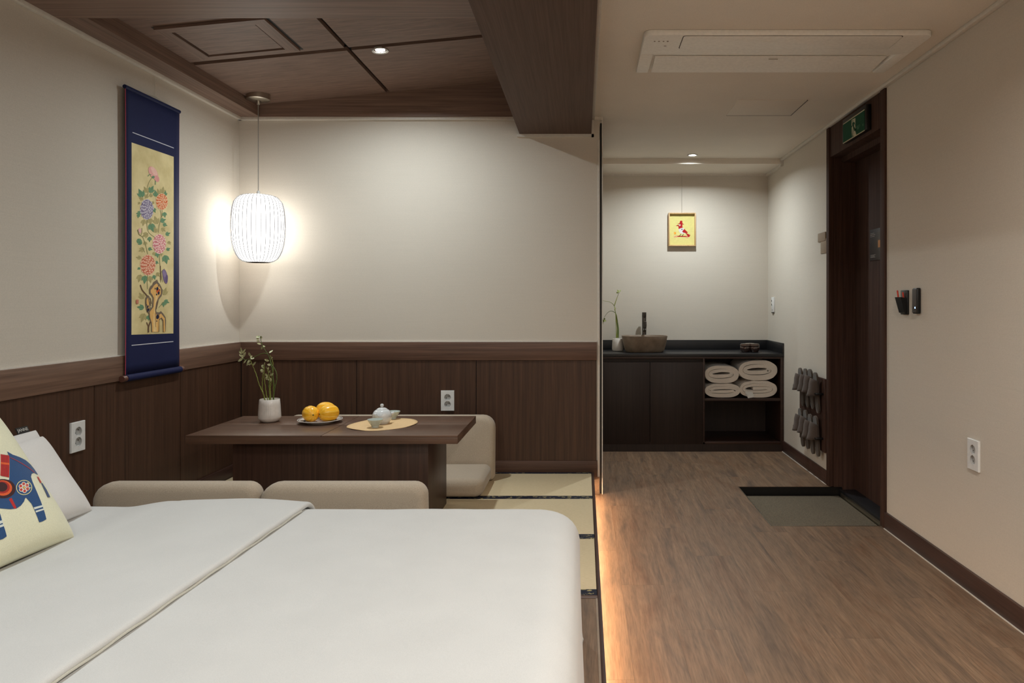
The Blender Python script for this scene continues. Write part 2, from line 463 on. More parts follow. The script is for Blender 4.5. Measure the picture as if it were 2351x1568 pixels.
# ---- wainscot on the back wall
xb = [XL + 0.02, -1.471, -0.696, 0.084]
for a, b in zip(xb[:-1], xb[1:]):
    obj('wall_panel', MB().box(a + 0.0025, b - 0.0025, YB - 0.012, YB, ZP - 0.03, RB - 0.002), 'wood_v', wall_back, smooth=False)
obj('panel_backing', MB().box(XL, 0.084, YB - 0.003, YB, ZP - 0.03, RB), 'dark', wall_back, smooth=False)
obj('chair_rail', MB().box(XL, 0.085, YB - 0.020, YB, RB, RT, 0.002), 'wood_rail', wall_back)
obj('caulk_line', MB().box(XL, 0.085, YB - 0.010, YB, RT, RT + 0.005), 'white', wall_back, smooth=False)
obj('corner_bead', MB().box(0.090, XE + 0.001, YB - 0.006, YB + 0.02, 0.115, 2.30, 0.002), 'white', wall_back)
obj('wall_foot', MB().box(0.0, XE - 0.002, YB - 0.004, YB, 0.0, 0.11), 'plank', wall_back, smooth=False)
struct('baseboard_back', MB().box(XL + 0.022, 0.088, YB - 0.022, YB, ZP - 0.03, 0.219, 0.0015), 'basex')
# ---- right wall baseboards
mb = MB().box(XR - 0.014, XR, YR, 3.928, 0.003, 0.092, 0.0015).box(XR - 0.014, XR, 4.873, 5.945, 0.003, 0.092, 0.0015)
bb = struct('baseboard_right', mb, 'base')
obj('caulk_line', MB().box(XR - 0.018, XR - 0.001, YR, 3.928, 0.0, 0.004).box(XR - 0.018, XR - 0.001, 4.873, 5.942, 0.0, 0.004), 'white', bb, smooth=False)
# ---- raised platform
mb = MB().box(XL, 0.0, YR, YB, -0.012, 0.10)
platform = struct('platform', mb, 'dark', smooth=False, label='raised timber platform carrying the bed and the tatami')
obj('riser', MB().box(-0.012, 0.002, YR, YB - 0.005, 0.0, 0.10), 'plank', platform, smooth=False)
obj('nosing', MB().box(0.052, XP, YR, YB - 0.022, 0.095, ZP + 0.001, 0.0015).box(0.0, 0.06, YR, YB - 0.022, 0.092, 0.104), 'base', platform)
obj('divider', MB().box(XL, 0.052, 2.656, 2.686, 0.10, ZP + 0.0015, 0.0015), 'basex', platform)
obj('deck', MB().box(XL, 0.045, YR, 2.655, 0.10, ZP), 'plank', platform, smooth=False)
obj('deck_strip', MB().box(0.045, 0.052, YR, 2.655, 0.10, ZP + 0.0015), flat((150, 132, 114), 0.4), platform, smooth=False)
# ---- ceilings
mb = MB().box(0.05, XR + 0.3, YR, YH, ZC, 2.6)
ceiling = struct('ceiling', mb, 'ceil', smooth=False)
# soffit at the end of the hall, access hatch
obj('soffit', MB().box(XE, XR, 5.97, YH, 2.40, ZC), 'ceil', ceiling, smooth=False)
mb = MB(); hx0, hx1, hy0, hy1 = 0.915, 1.325, 4.235, 4.575
obj('access_hatch', mb.box(hx0, hx1, hy0, hy1, ZC - 0.004, ZC + 0.001, 0.001), 'ceil', ceiling)
mb = MB().box(hx1, hx1 + 0.004, hy0, hy1 + .004, ZC - 0.0045, ZC).box(hx0, hx1, hy1, hy1 + 0.004, ZC - 0.0045, ZC)
obj('hatch_gap', mb, 'dark', ceiling, smooth=False)
# ceiling mouldings
mb = MB()
mb.box(XR - 0.025, XR, YR, 5.97, 2.425, ZC, 0.003)
mb.box(XR - 0.022, XR, 5.955, 5.97, 2.385, 2.425)
mb.box(XR - 0.022, XR, 5.97, YH, 2.380, 2.40).box(XE, XR, YH - 0.018, YH, 2.385, 2.40)
struct('trim_1', mb, 'white')
mb = MB()
mb.box(XL, XL + 0.022, YR, YB, 2.424, ZC, 0.002).box(XL, -0.43, YB - 0.022, YB, 2.424, ZC, 0.002)
mb.box(-0.432, 0.066, YB - 0.018, YB, 2.316, 2.333).box(0.051, 0.066, YB - 0.018, YB, 2.316, 2.44).box(0.051, 0.124, YB - 0.018, YB, 2.425, ZC)
mb.box(0.118, 0.124, YB - 0.01, YB + 0.01, 0.0, 2.425)
struct('trim_2', mb, 'white')
struct('trim_3', MB().box(0.052, 0.072, YR, YB - 0.02, 2.426, ZC, 0.002), 'white')
# beam
beam = struct('beam', MB().box(-0.415, 0.05, YR, YB, 2.333, 2.95), 'wood_beam', smooth=False, label='broad dark timber beam between tatami room and hall')
# timber ceiling with its recess
tc = struct('timber_ceiling', MB().box(XL, -0.40, YR, YB, 2.86, 2.92), 'dark', smooth=False, label='dark panelled timber ceiling recess over the tatami')
obj('soffit_board', MB().box(XL + 0.02, -2.09, 3.008, YB - .021, ZC - 0.003, 2.47), 'wood_y', tc, smooth=False)
obj('soffit_board', MB().box(XL + 0.02, -0.41, 2.62, 3.007, ZC - 0.003, 2.47), 'wood_x', tc, smooth=False)
obj('soffit_board', MB().box(XL + 0.02, -2.09, YR, 2.619, ZC - 0.003, 2.47), 'wood_y', tc, smooth=False)
obj('recess_side', MB().box(-2.115, -2.0915, 3.01, YB, 2.465, 2.88), 'wood_y', tc, smooth=False)
obj('recess_side', MB().box(-2.09, -0.41, YB - 0.034, YB - 0.02, 2.442, 2.88), 'wood_x', tc, smooth=False)
obj('recess_side', MB().box(-2.09, -0.41, 2.98, 3.0055, 2.465, 2.88), 'wood_x', tc, smooth=False)
obj('recess_side', MB().box(-2.09, -0.41, 2.622, 2.64, 2.465, 2.88), 'wood_x', tc, smooth=False)
obj('recess_side', MB().box(-2.115, -2.0915, YR, 2.617, 2.465, 2.88), 'wood_y', tc, smooth=False)
# panels rest between the recess sides
def sloped(x0, x1, y0, y1, d0=0.0, d1=0.022):
    m = MB(); v = [(x, y, zs(x) + d) for d in (d0, d1) for y in (y0, y1) for x in (x0, x1)]
    return m.add(v, [(0, 2, 3, 1), (4, 5, 7, 6), (0, 1, 5, 4), (2, 6, 7, 3), (0, 4, 6, 2), (1, 3, 7, 5)])
YF = YB - 0.034
for x0, x1 in ((-2.09, -1.272), (-1.248, -0.41)):
    for y0, y1 in ((3.007, 3.795), (3.838, YF)):
        obj('ceiling_panel', sloped(x0, x1, y0, y1), 'wood_x', tc, smooth=False)
obj('panel_backing', sloped(-2.09, -0.41, 3.007, YF, 0.03, 0.05), 'dark', tc, smooth=False)
for y0, y1 in ((YR, 0.64), (0.68, 2.62)):
    obj('ceiling_panel', sloped(-2.09, -0.41, y0, y1), 'wood_x', tc, smooth=False)
# hatch frame in the timber ceiling
cs = [at_slope(*p, -0.012) for p in ((352, 68), (467, 140), (688, 116), (606, 43.6))]
gx0, gx1 = (cs[0].x + cs[1].x) / 2, (cs[2].x + cs[3].x) / 2; gy0, gy1 = (cs[0].y + cs[3].y) / 2, (cs[1].y + cs[2].y) / 2
ci = [at_slope(*p, -0.012) for p in ((393, 74), (478, 130), (657, 112.6), (582, 54))]
ix0, ix1 = (ci[0].x + ci[1].x) / 2, (ci[2].x + ci[3].x) / 2; iy0, iy1 = (ci[0].y + ci[3].y) / 2, (ci[1].y + ci[2].y) / 2
gy0 = max(gy0, 3.012); iy0 = max(iy0, gy0 + 0.05)
def ring_piece(p):
    m = MB(); v = [(x, y, zs(x) + d) for d in (-0.014, 0.004) for x, y in p]
    m.add(v, [(0, 1, 2, 3), (7, 6, 5, 4), (0, 4, 5, 1), (1, 5, 6, 2), (2, 6, 7, 3), (3, 7, 4, 0)]); return m
O = [(gx0, gy0), (gx1, gy0), (gx1, gy1), (gx0, gy1)]; I = [(ix0, iy0), (ix1, iy0), (ix1, iy1), (ix0, iy1)]
for k in range(4):
    k2 = (k + 1) % 4
    obj('hatch_frame', ring_piece([O[k], O[k2], I[k2], I[k]]), 'wood_y' if k % 2 else 'wood_x', tc, smooth=False)
g = 0.010
obj('hatch_panel', sloped(ix0 + g, ix1 - g, iy0 + g, iy1 - g, -0.008, 0.004), 'wood_x', tc, smooth=False)
obj('hatch_gap', sloped(ix0 - 0.002, ix1 + 0.002, iy0 - 0.002, iy1 + 0.002, -0.0015, 0.0), 'dark', tc, smooth=False)
g2 = 0.012
obj('hatch_gap', sloped(gx0 - g2, gx1 + g2, gy0, gy1 + g2, -0.001, 0.0), 'dark', tc, smooth=False)

# ---- door
mb = MB()
door = struct('door_1', MB().box(1.832, 1.875, 3.95, 4.85, -0.02, 2.19, 0.002), 'door', label='dark wooden entrance door recessed in the right wall')
DX = 1.655
obj('casing', MB().box(DX, 1.69, 3.928, 3.99, 0.0, 2.425, 0.002).box(1.69, 1.95, 3.928, 3.985, -0.07, 2.425), 'door', door)
obj('casing', MB().box(DX, 1.69, 4.822, 4.873, 0.0, 2.425, 0.002).box(1.69, 1.745, 4.822, 4.873, -0.07, 2.425), 'door', door)
obj('door_stop', MB().box(1.745, 1.95, 4.815, 4.873, -0.02, 2.2), 'door', door, smooth=False)
obj('head_stop', MB().box(1.745, 1.95, 3.98, 4.82, 2.185, 2.26), 'door', door, smooth=False)
obj('transom_panel', MB().box(1.664, 1.95, 3.985, 4.83, 2.222, 2.425, 0.002), 'door', door)
obj('sill', MB().box(1.73, 1.95, 3.975, 4.823, -0.075, -0.018, 0.003), 'stone', door)
obj('sill_ramp', MB().prism([(1.722, -0.074), (1.731, -0.074), (1.731, -0.03), (1.727, -0.045)], lambda p: (p[0], 3.99, p[1]), lambda p: (p[0], 4.80, p[1])), 'steel', door, smooth=False)
# ---- black panel on the hall side of the partition
t = thing('standing_mirror', 'tall thin black-edged panel on the hall side of the partition end', 'mirror', (XE + 0.002, 5.0, 0.0))
obj('frame', MB().box(XE + 0.003, XE + 0.015, YB + 0.012, 5.55, 0.002, 2.41), 'black', t, world=True, smooth=False)
obj('glass', MB().box(XE + 0.015, XE + 0.016, YB + 0.035, 5.53, 0.03, 2.38), 'mirror', t, world=True, smooth=False)

# ================================================================== LIGHT FITTINGS
def downlight(name, label, p, nrm, r, power, cat='ceiling light', col=COOL):
    t = thing(name, label, cat, p)
    # orient with the ceiling slope
    rot = Vector((0, 0, -1)).rotation_difference(Vector(nrm).normalized()).to_matrix()
    ring = MB().lathe([(r * 0.72, 0.004), (r * 0.74, -0.003), (r * 0.95, -0.006), (r, -0.001), (r, 0.004)], 32, cap=False)
    ln = MB().lathe([(0.001, -0.0005), (r * 0.5, -0.0005), (r * 0.73, 0.002)], 32, cap=False)
    for m in (ring, ln): m.v = [tuple(rot @ Vector((q[0], q[1], q[2]))) if nrm[0] else q for q in m.v]
    obj('trim_ring', ring, 'rim', t); obj('lens', ln, 'lens', t)
    disc('lamp_light', (p[0], p[1], p[2] - 0.010), power, r * 1.3, t, col)
    return t
p = at_slope(873, 115.5)
downlight('downlight', 'round glowing downlight in the dark timber ceiling', p, (0.096, 0, -1), 0.046, E_TATAMI)
p = atZ(1590, 355.5, ZC)
downlight('downlight', 'small round downlight in the pale ceiling before the washstand', (p.x, p.y, ZC - 0.001), (0, 0, -1), 0.042, E_HALL)
downlight('downlight', 'round downlight in the timber ceiling above the bed', (-1.10, 1.55, zs(-1.10) - 0.001), (0.096, 0, -1), 0.046, E_BED)
downlight('downlight', 'round downlight in the timber ceiling behind the viewer over the bed', (-1.10, 0.2, zs(-1.10) - 0.001), (0.096, 0, -1), 0.046, E_BED2)
downlight('downlight', 'round downlight in the pale hall ceiling behind the viewer', (0.85, -0.5, ZC - 0.001), (0, 0, -1), 0.042, E_REAR, col=WARM)
downlight('downlight', 'round fill light added in the pale hall ceiling just ahead of the viewer', (0.85, 1.45, ZC - 0.001), (0, 0, -1), 0.042, E_HALL_FILL, col=WARM)  # unseen lamp added to brighten the hall floor and bounce onto the ceiling
# warm LED tape under the platform edge
t = thing('led_strip', 'warm glowing light strip under the platform edge', 'light strip', (0.03, 1.6, 0.09))
obj('tape', MB().box(0.034, 0.044, YR + 0.1, YB - 0.05, 0.087, 0.0918), 'led', t, world=True, smooth=False)

# pendant lamp
pc = at_slope(593, 219)
PX, PY = pc.x, pc.y
t = thing('pendant_lamp', 'white ribbed lantern pendant glowing in the corner above the table', 'lamp', (PX, PY, 1.5))
k = PY / F
zc0 = zs(PX)
rc = 26 * k
obj('canopy', MB().lathe([(rc, 0.012), (rc, -0.026), (rc * 0.92, -0.030), (rc * 0.2, -0.034), (0.012, -0.050), (0.008, -0.058)], 40, (PX, PY, zc0)), 'steel', t, world=True)
ztop = HC + (CY - 449) * k; zbot = HC + (CY - 602) * k
obj('cord', MB().tube([(PX, PY, zc0 - 0.05), (PX, PY, ztop + 0.02)], 0.0030, 8), flat((150, 145, 138), 0.4), t, world=True)
obj('socket_cap', MB().lathe([(0.006, 0.030), (0.010, 0.022), (0.013, -0.004)], 20, (PX, PY, ztop)), 'plastic', t, world=True)
prof = [(200, 128), (205, 200), (218, 255), (245, 305), (320, 362), (420, 388), (560, 404), (720, 409), (880, 402), (1000, 388), (1100, 362), (1180, 328), (1240, 288), (1278, 235), (1296, 182)]
sp = [(hw / 7.125 * k, HC + (CY - (420 + y / 7.125)) * k - 1.5) for y, hw in prof]
NR = 36
shade = obj('shade', MB().lathe(sp, NR * 4, (PX, PY, 1.5), mod=lambda a, z: 1 - 0.012 * abs(cos(a * NR / 2)) ** 6, cap=False), 'shade', t, world=True)
rib_me = None
for q in range(NR):
    a = 2 * pi * q / NR
    if rib_me is None:
        o = obj('rib', MB().tube([(r + 0.0006, 0, z) for r, z in sp], 0.0024, 6), 'rib', t); rib_me = o
    else:
        o = rib_me.copy(); COL.objects.link(o); o.parent = t
    o.rotation_euler = (0, 0, a)
obj('top_ring', MB().lathe([(sp[0][0], sp[0][1]), (sp[0][0] + 0.002, sp[0][1] + 0.004), (sp[0][0] - 0.004, sp[0][1] + 0.004), (0.012, sp[0][1] + 0.002)], 40, cap=False), 'steel', t)
obj('bottom_ring', MB().lathe([(sp[-1][0] + 0.001, sp[-1][1] + 0.001), (sp[-1][0] + 0.001, sp[-1][1] - 0.003), (sp[-1][0] - 0.006, sp[-1][1] - 0.003), (sp[-1][0] - 0.008, sp[-1][1] + 0.004)], 40, cap=False), 'gun', t)

# ================================================================== TATAMI MATS
def tatami(label, y0, y1, b0, b1):
    t = thing('tatami_mat', label, 'mat', ((XL + 0.05) / 2, (y0 + y1) / 2, 0.10), 0, 'tatami mats on the platform')
    obj('rush_cover', MB().box(XL + 0.024, 0.050, y0, y1, 0.1005, ZP, 0.004), 'tatami', t, world=True)
    for a, b in ((y0 - 0.0008, y0 + b0), (y1 - b1, y1 + 0.0008)):
        obj('cloth_border', MB().box(XL + 0.024, 0.0508, a, b, 0.1005, ZP + 0.0014, 0.003), 'brocade', t, world=True)
tatami('tatami mat with brocade borders, the one nearest the bed', 2.688, 3.356, 0.055, 0.033)
tatami('tatami mat with brocade borders, the middle one under the table', 3.359, 4.026, 0.033, 0.030)
tatami('tatami mat with brocade borders, along the panelled back wall', 4.029, YB - 0.023, 0.030, 0.034)

# ================================================================== FLOOR CHAIRS
CW = 0.648
def floor_chair(label, x, yback, face):
    """legless chair; local +Y is the way it faces, yback = rear of the backrest"""
    t = thing('floor_chair', label, 'chair', (x, yback, ZP), 0 if face > 0 else pi, 'beige legless chairs round the low table')
    lean = 0.035
    def Tb(a, b, c):                                  # a = x, b = height, c = thickness
        h = b + 0.20
        y = 0.055 - c - lean * 0 + 0.030 * (0.40 - h) / 0.40
        return (a, y, h + 0.002)
    back = obj('backrest', MB().slab(CW, 0.395, 0.095, [0.03, 0.03, 0.052, 0.078], 0.036, Tb, crown=0.006), 'chair', t, sharp=60)
    def Ts(a, b, c): return (a, b + 0.315, c + 0.060)
    seat = obj('seat', MB().slab(CW - 0.03, 0.405, 0.108, [0.04, 0.04, 0.055, 0.055], 0.042, Ts, crown=0.008), 'chair', t, sharp=60)
    # piping round the front of the backrest
    pts = []
    for q in range(33):
        u = q / 32.0
        if u < 0.4: b = -0.16 + 0.27 * u / 0.4; a = -CW / 2 + 0.004
        elif u < 0.5:
            an = pi - (u - 0.4) / 0.1 * pi / 2; a = -CW / 2 + 0.085 + 0.081 * cos(an); b = 0.113 + 0.081 * sin(an)
        elif u < 0.6:
            an = pi / 2 - (u - 0.5) / 0.1 * pi / 2; a = CW / 2 - 0.085 + 0.081 * cos(an); b = 0.113 + 0.081 * sin(an)
        else: b = 0.11 - 0.27 * (u - 0.6) / 0.4; a = CW / 2 - 0.004
        pts.append(Tb(a, b, -0.012))
    obj('piping', MB().tube(pts, 0.0028, 6), 'chair_p', back)
    return t
floor_chair('beige legless chair on the near side of the table, left one of the pair', -1.585, 2.74, 1)
floor_chair('beige legless chair on the near side of the table, right one of the pair', -0.935, 2.74, 1)
floor_chair('beige legless chair mostly hidden beyond the table, only its top edge showing', -1.505, 4.50, -1)
floor_chair('beige legless chair across the table at the right, seat and back in view', -0.872, 4.50, -1)

# ================================================================== LOW TABLE
TZ = 0.615
tx0, tx1, ty0, ty1 = -1.885, -0.597, 3.381, 3.960
t = thing('low_table', 'low dark walnut table on a solid pedestal standing on the tatami', 'table', (-1.241, 3.67, ZP))
xm, ym = -1.243, 3.68
for (a, b) in ((tx0, xm - 0.0012), (xm + 0.0012, tx1)):
    for (c, d) in ((ty0, ym - 0.0006), (ym + 0.0006, ty1)):
        obj('top_panel', MB().box(a, b, c, d, TZ - 0.008, TZ, 0.0008), 'table', t, world=True)
obj('table_frame', MB().box(tx0, tx1, ty0 , ty1, TZ - 0.040, TZ - 0.008, 0.001), 'table', t, world=True)
obj('pedestal', MB().box(-1.690, -0.749, 3.44, 3.90, ZP + 0.0015, TZ - 0.040, 0.001), 'table_v', t, world=True)

# plants -----------------------------------------------------------
def leaf_mesh(mb, p, d, L, W, up=Vector((0, -1, 0.3))):
    d = Vector(d).normalized(); s = d.cross(up).normalized(); n = s.cross(d)
    v = []; prof = [(0, 0), (0.25, 0.75), (0.5, 1.0), (0.75, 0.7), (1, 0)]
    idx = []
    for u, wd in prof:
        c = Vector(p) + d * L * u + n * (-0.12 * L * u * u)
        if wd == 0: idx.append((len(v),)); v.append(c)
        else:
            idx.append((len(v), len(v) + 1, len(v) + 2)); v += [c - s * W * wd, c + n * W * -0.25, c + s * W * wd]
    f = []
    for i in range(len(idx) - 1):
        a, b = idx[i], idx[i + 1]
        if len(a) == 1: f += [(a[0], b[1], b[0]), (a[0], b[2], b[1])]
        elif len(b) == 1: f += [(a[0], a[1], b[0]), (a[1], a[2], b[0])]
        else: f += [(a[0], a[1], b[1], b[0]), (a[1], a[2], b[2], b[1])]
    mb.add(v, f)
def smooth_path(pts, n=5):
    out = []; P = [Vector(p) for p in pts]
    for i in range(len(P) - 1):
        p0, p1, p2, p3 = P[max(i - 1, 0)], P[i], P[i + 1], P[min(i + 2, len(P) - 1)]
        for q in range(n):
            u = q / n
            out.append(0.5 * ((2 * p1) + (-p0 + p2) * u + (2 * p0 - 5 * p1 + 4 * p2 - p3) * u * u + (-p0 + 3 * p1 - 3 * p2 + p3) * u ** 3))
    out.append(P[-1]); return out
base = atZ(619, 968, TZ); kp = base.y / F
t = thing('potted_plant', 'leafy bamboo-like stems in a white textured ceramic pot on the table', 'plant', (base.x, base.y, TZ))
pr = [(0.0, 0.0), (0.036, 0.0), (0.043, 0.004), (0.056, 0.018), (0.0575, 0.024), (0.0560, 0.045), (0.0535, 0.09), (0.0505, 0.118), (0.0490, 0.1195), (0.0475, 0.117), (0.047, 0.100), (0.0, 0.100)]
def potmod(a, z): return 1 + (0.006 * sin(40 * a + z * 700) if 0.024 < z < 0.115 else 0)
obj('pot', MB().lathe(pr, 160, (0, 0, 0.0005), mod=potmod, cap=False), 'ceramic', t, sharp=60)
obj('pebbles', MB().lathe([(0.0, 0.108), (0.02, 0.108), (0.046, 0.104)], 24, cap=False, mod=lambda a, z: 1 + 0.02 * sin(9 * a)), flat((200, 196, 186), 0.6), t)
def tp(cx, cy, dy=0.0): return atY(540 + cx / 6.82, 760 + cy / 6.82, base.y + dy)
stems = [
    ([(478, 1105), (440, 980), (415, 925), (370, 820), (335, 700), (290, 580), (255, 500), (235, 450)], 0.0, 0),
    ([(475, 1105), (435, 970), (425, 900), (425, 780), (430, 680), (450, 590)], 0.010, 0),
    ([(515, 1100), (490, 1000), (470, 850), (450, 700), (455, 600), (455, 520)], -0.01, 0),
    ([(535, 1105), (535, 950), (520, 820), (515, 720), (495, 690)], 0.015, 1),
    ([(548, 1105), (545, 980), (540, 870), (540, 780), (525, 680), (505, 590)], -0.012, 0),
    ([(558, 1105), (555, 980), (548, 900), (565, 800), (570, 680)], 0.018, 0),
    ([(590, 1100), (610, 960), (625, 870), (650, 760), (645, 660), (610, 580), (570, 520), (530, 400), (490, 330), (430, 240), (405, 150), (392, 80)], 0.0, 1),
    ([(600, 1100), (612, 900), (605, 830), (590, 720), (580, 600), (560, 520), (520, 380), (470, 350), (400, 358), (320, 395), (250, 425), (160, 450), (120, 420), (100, 350)], 0.02, 1),
    ([(596, 1098), (600, 900), (590, 700), (592, 520), (570, 430), (545, 380)], 0.03, 0)]
lm = MB()
for st, dy, dk in stems:
    pts = smooth_path([tp(x, y, dy) for x, y in st], 5)
    pts = [q + Vector((0.0009 * sin(i * 2.1), 0.0009 * cos(i * 2.1), 0)) for i, q in enumerate(pts)]
    n = len(pts)
    obj('stem', MB().tube(pts, [0.0031 - 0.0018 * i / n for i in range(n)], 6), 'stem_d' if dk else 'stem', t, world=True)
lv = [(392, 85, -70, 8), (380, 130, -60, -20), (390, 160, -70, -6), (408, 205, -62, -15), (425, 235, 52, 4), (425, 245, -30, 40), (405, 120, 0, -40), (530, 345, 60, -55), (560, 425, 20, -12), (530, 470, -66, -25), (560, 530, -58, -8),
      (105, 350, -20, -90), (105, 360, 50, -80), (100, 360, -40, -50), (110, 400, -52, -40), (125, 425, -90, 50), (125, 410, 30, -80), (120, 430, -15, -60), (180, 445, -62, 66), (215, 460, -45, 90), (240, 400, -30, -60), (235, 420, 30, -40), (255, 515, -65, 6), (275, 540, 36, -55), (240, 440, 60, -30), (225, 450, -30, 50),
      (450, 590, -45, -60), (445, 610, -50, 0), (440, 625, -40, 16), (455, 540, 0, -50), (440, 555, -28, -30), (430, 680, 20, -60), (430, 640, -35, -40),
      (515, 715, -50, -50), (515, 730, -45, -10), (520, 760, -40, -20), (545, 720, -20, 50), (545, 700, 30, -30), (540, 780, -24, -50), (515, 770, 40, -30), (510, 620, 8, -60), (500, 600, -22, -40), (525, 650, 20, -30), (565, 690, -14, -40), (575, 700, 20, -45), (540, 740, 30, 30), (540, 790, 24, -30)]
for x, y, dx, dyy in lv:
    p0 = tp(x, y, random.uniform(-0.008, 0.012)); p1 = tp(x + dx, y + dyy, random.uniform(-0.03, 0.03))
    m = MB(); leaf_mesh(m, p0, p1 - p0, (p1 - p0).length, 0.0058 * (0.8 + 0.5 * random.random()))
    obj('leaf', m, 'leaf', t, world=True, fix=False)

# ---- plate with melons
base = atZ(735, 970, TZ)
t = thing('plate', 'round white plate with dark rim lines on the table under the melons', 'plate', (base.x, base.y, TZ))
obj('dish', MB().lathe([(0, 0.004), (0.058, 0.004), (0.062, 0.0005), (0.068, 0.0005), (0.072, 0.005), (0.112, 0.0165), (0.1135, 0.018), (0.112, 0.0195), (0.072, 0.010), (0.066, 0.0075), (0, 0.0075)], 64, cap=False), 'ceramic', t)
obj('rim_line', MB().lathe([(0.1045, 0.0177), (0.1075, 0.0186)], 64, (0, 0, 0.0004), cap=False).lathe([(0.0735, 0.0107), (0.082, 0.0128)], 64, (0, 0, 0.0004), cap=False), flat((40, 38, 44), 0.3), t)
def melon(label, px, py, L, r, yaw, pitch, dy, zbase):
    b = atZ(px, py, TZ)
    c = Vector((b.x, base.y + dy, zbase + r))
    m = MB(); n = 60; prof = []
    for q in range(19):
        u = -1 + 2 * q / 18.0; rr = r * max(1e-4, (1 - abs(u) ** 2.5)) ** 0.5; prof.append((rr, u * L / 2))
    m.lathe(prof, n, mod=lambda a, z: 1 - 0.045 * max(0, cos(10 * a)) ** 6, cap=False)
    # lay the axis along local Y
    m.v = [(q[0], q[2], q[1]) for q in m.v]
    rm = Matrix.Rotation(yaw, 3, 'Z') @ Matrix.Rotation(pitch, 3, 'X')
    t = thing('melon', label, 'melon', c, 0, 'yellow melons on the plate')
    t.matrix_basis = Matrix.Translation(c) @ rm.to_4x4()
    obj('fruit', m, 'melon', t, sharp=80)
    obj('blossom_scar', MB().lathe([(0.0, 0.0), (0.004, 0.0), (0.006, 0.002)], 12, cap=False).__class__().box(-0.004, 0.004, -L / 2 - 0.0006, -L / 2 + 0.004, -0.004, 0.004, 0.002), flat((120, 104, 40), 0.7), t)
melon('yellow melon at the left of the plate, its end facing forward', 718, 970, 0.100, 0.0415, R(35), 0.0, -0.028, TZ + 0.0085)
melon('yellow striped melon at the right of the plate', 757.5, 970, 0.108, 0.0435, R(-38), 0.0, -0.016, TZ + 0.009)
melon('yellow melon at the back of the plate behind the other two', 738, 970, 0.105, 0.0435, R(80), 0.0, 0.062, TZ + 0.0115)

# ---- placemat, teapot, cups
base = atZ(880, 974, TZ)
def matpt(a, r):
    rr = 1 + 0.012 * sin(5 * a + 1)
    x, y = 0.165 * rr * r * cos(a), 0.195 * rr * r * sin(a)
    th = R(-22)
    z = 0.0012 + 0.004 * max(0, r - 0.75) * max(0, sin(3 * a + 0.6)) * 3
    return (base.x + x * cos(th) - y * sin(th), base.y + x * sin(th) + y * cos(th), TZ + z)
m = MB(); n = 72; v = [matpt(0, 0)]; f = []
for r in (0.4, 0.75, 0.88, 1.0):
    for q in range(n): v.append(matpt(2 * pi * q / n, r))
for q in range(n): f.append((0, 1 + q, 1 + (q + 1) % n))
for l in range(3):
    for q in range(n):
        q2 = (q + 1) % n; f.append((1 + l * n + q, 1 + (l + 1) * n + q, 1 + (l + 1) * n + q2, 1 + l * n + q2))
m.add(v, f)
o = obj('placemat', m, 'kraft', fix=False); tag(o, 'oval tan paper placemat under the teapot and cups', 'placemat')
sm = o.modifiers.new('thick', 'SOLIDIFY'); sm.thickness = 0.0008
MZ = TZ + 0.0016
b = atZ(877, 972.5, MZ); s = b.y / F
t = thing('teapot', 'small round white porcelain teapot with ball knob on the tan placemat', 'teapot', (b.x, b.y, MZ))
r = 22.2 * s
obj('body', MB().lathe([(0, 0.0), (r * 0.62, 0.0), (r * 0.64, 0.002), (r * 0.82, 0.010), (r * 0.97, 0.026), (r, 0.038), (r * 0.95, 0.052), (r * 0.80, 0.066), (r * 0.60, 0.073), (r * 0.57, 0.073)], 48, cap=False), 'porcelain', t, sharp=60)
lid = obj('lid', MB().lathe([(r * 0.59, 0.0725), (r * 0.58, 0.0745), (r * 0.40, 0.081), (r * 0.12, 0.0845), (0.004, 0.085)], 40, cap=False), 'porcelain', t, sharp=60)
obj('knob', MB().lathe([(0.004, 0.0845), (0.004, 0.0865), (0.008, 0.089), (0.0095, 0.094), (0.0085, 0.0995), (0.005, 0.1025), (0.0005, 0.103)], 24, cap=False), 'porcelain', lid, sharp=80)
sd = Vector((-0.30, -1.0, 0)).normalized()
obj('spout', MB().tube(smooth_path([sd * (r * 0.80) + Vector((0, 0, 0.040)), sd * (r * 1.02) + Vector((0, 0, 0.046)), sd * (r * 1.18) + Vector((0, 0, 0.056)), sd * (r * 1.24) + Vector((0, 0, 0.061))], 4), [0.014 - 0.0007 * i for i in range(13)], 14), 'porcelain', t, sharp=60)
sd = Vector((1.0, 0.75, 0)).normalized()
obj('handle', MB().tube([sd * (r * 0.85) + Vector((0, 0, 0.046)), sd * (r * 1.25) + Vector((0, 0, 0.050))], [0.007, 0.008], 12), 'porcelain', t)
def cup(label, px, py):
    b = atZ(px, py, MZ)
    t = thing('tea_cup', label, 'cup', (b.x, b.y, MZ), 0, 'celadon tea cups on the placemat')
    obj('bowl', MB().lathe([(0, 0.0), (0.018, 0.0), (0.0185, 0.001), (0.0175, 0.006), (0.019, 0.009), (0.031, 0.026), (0.0385, 0.0385), (0.0395, 0.0405), (0.0382, 0.041), (0.030, 0.027), (0.016, 0.011), (0, 0.010)], 40, cap=False), 'celadon', t, sharp=50)
cup('pale celadon tea cup in front of the teapot', 861.5, 981)
cup('pale celadon tea cup partly behind the teapot at its right', 902, 961.5)

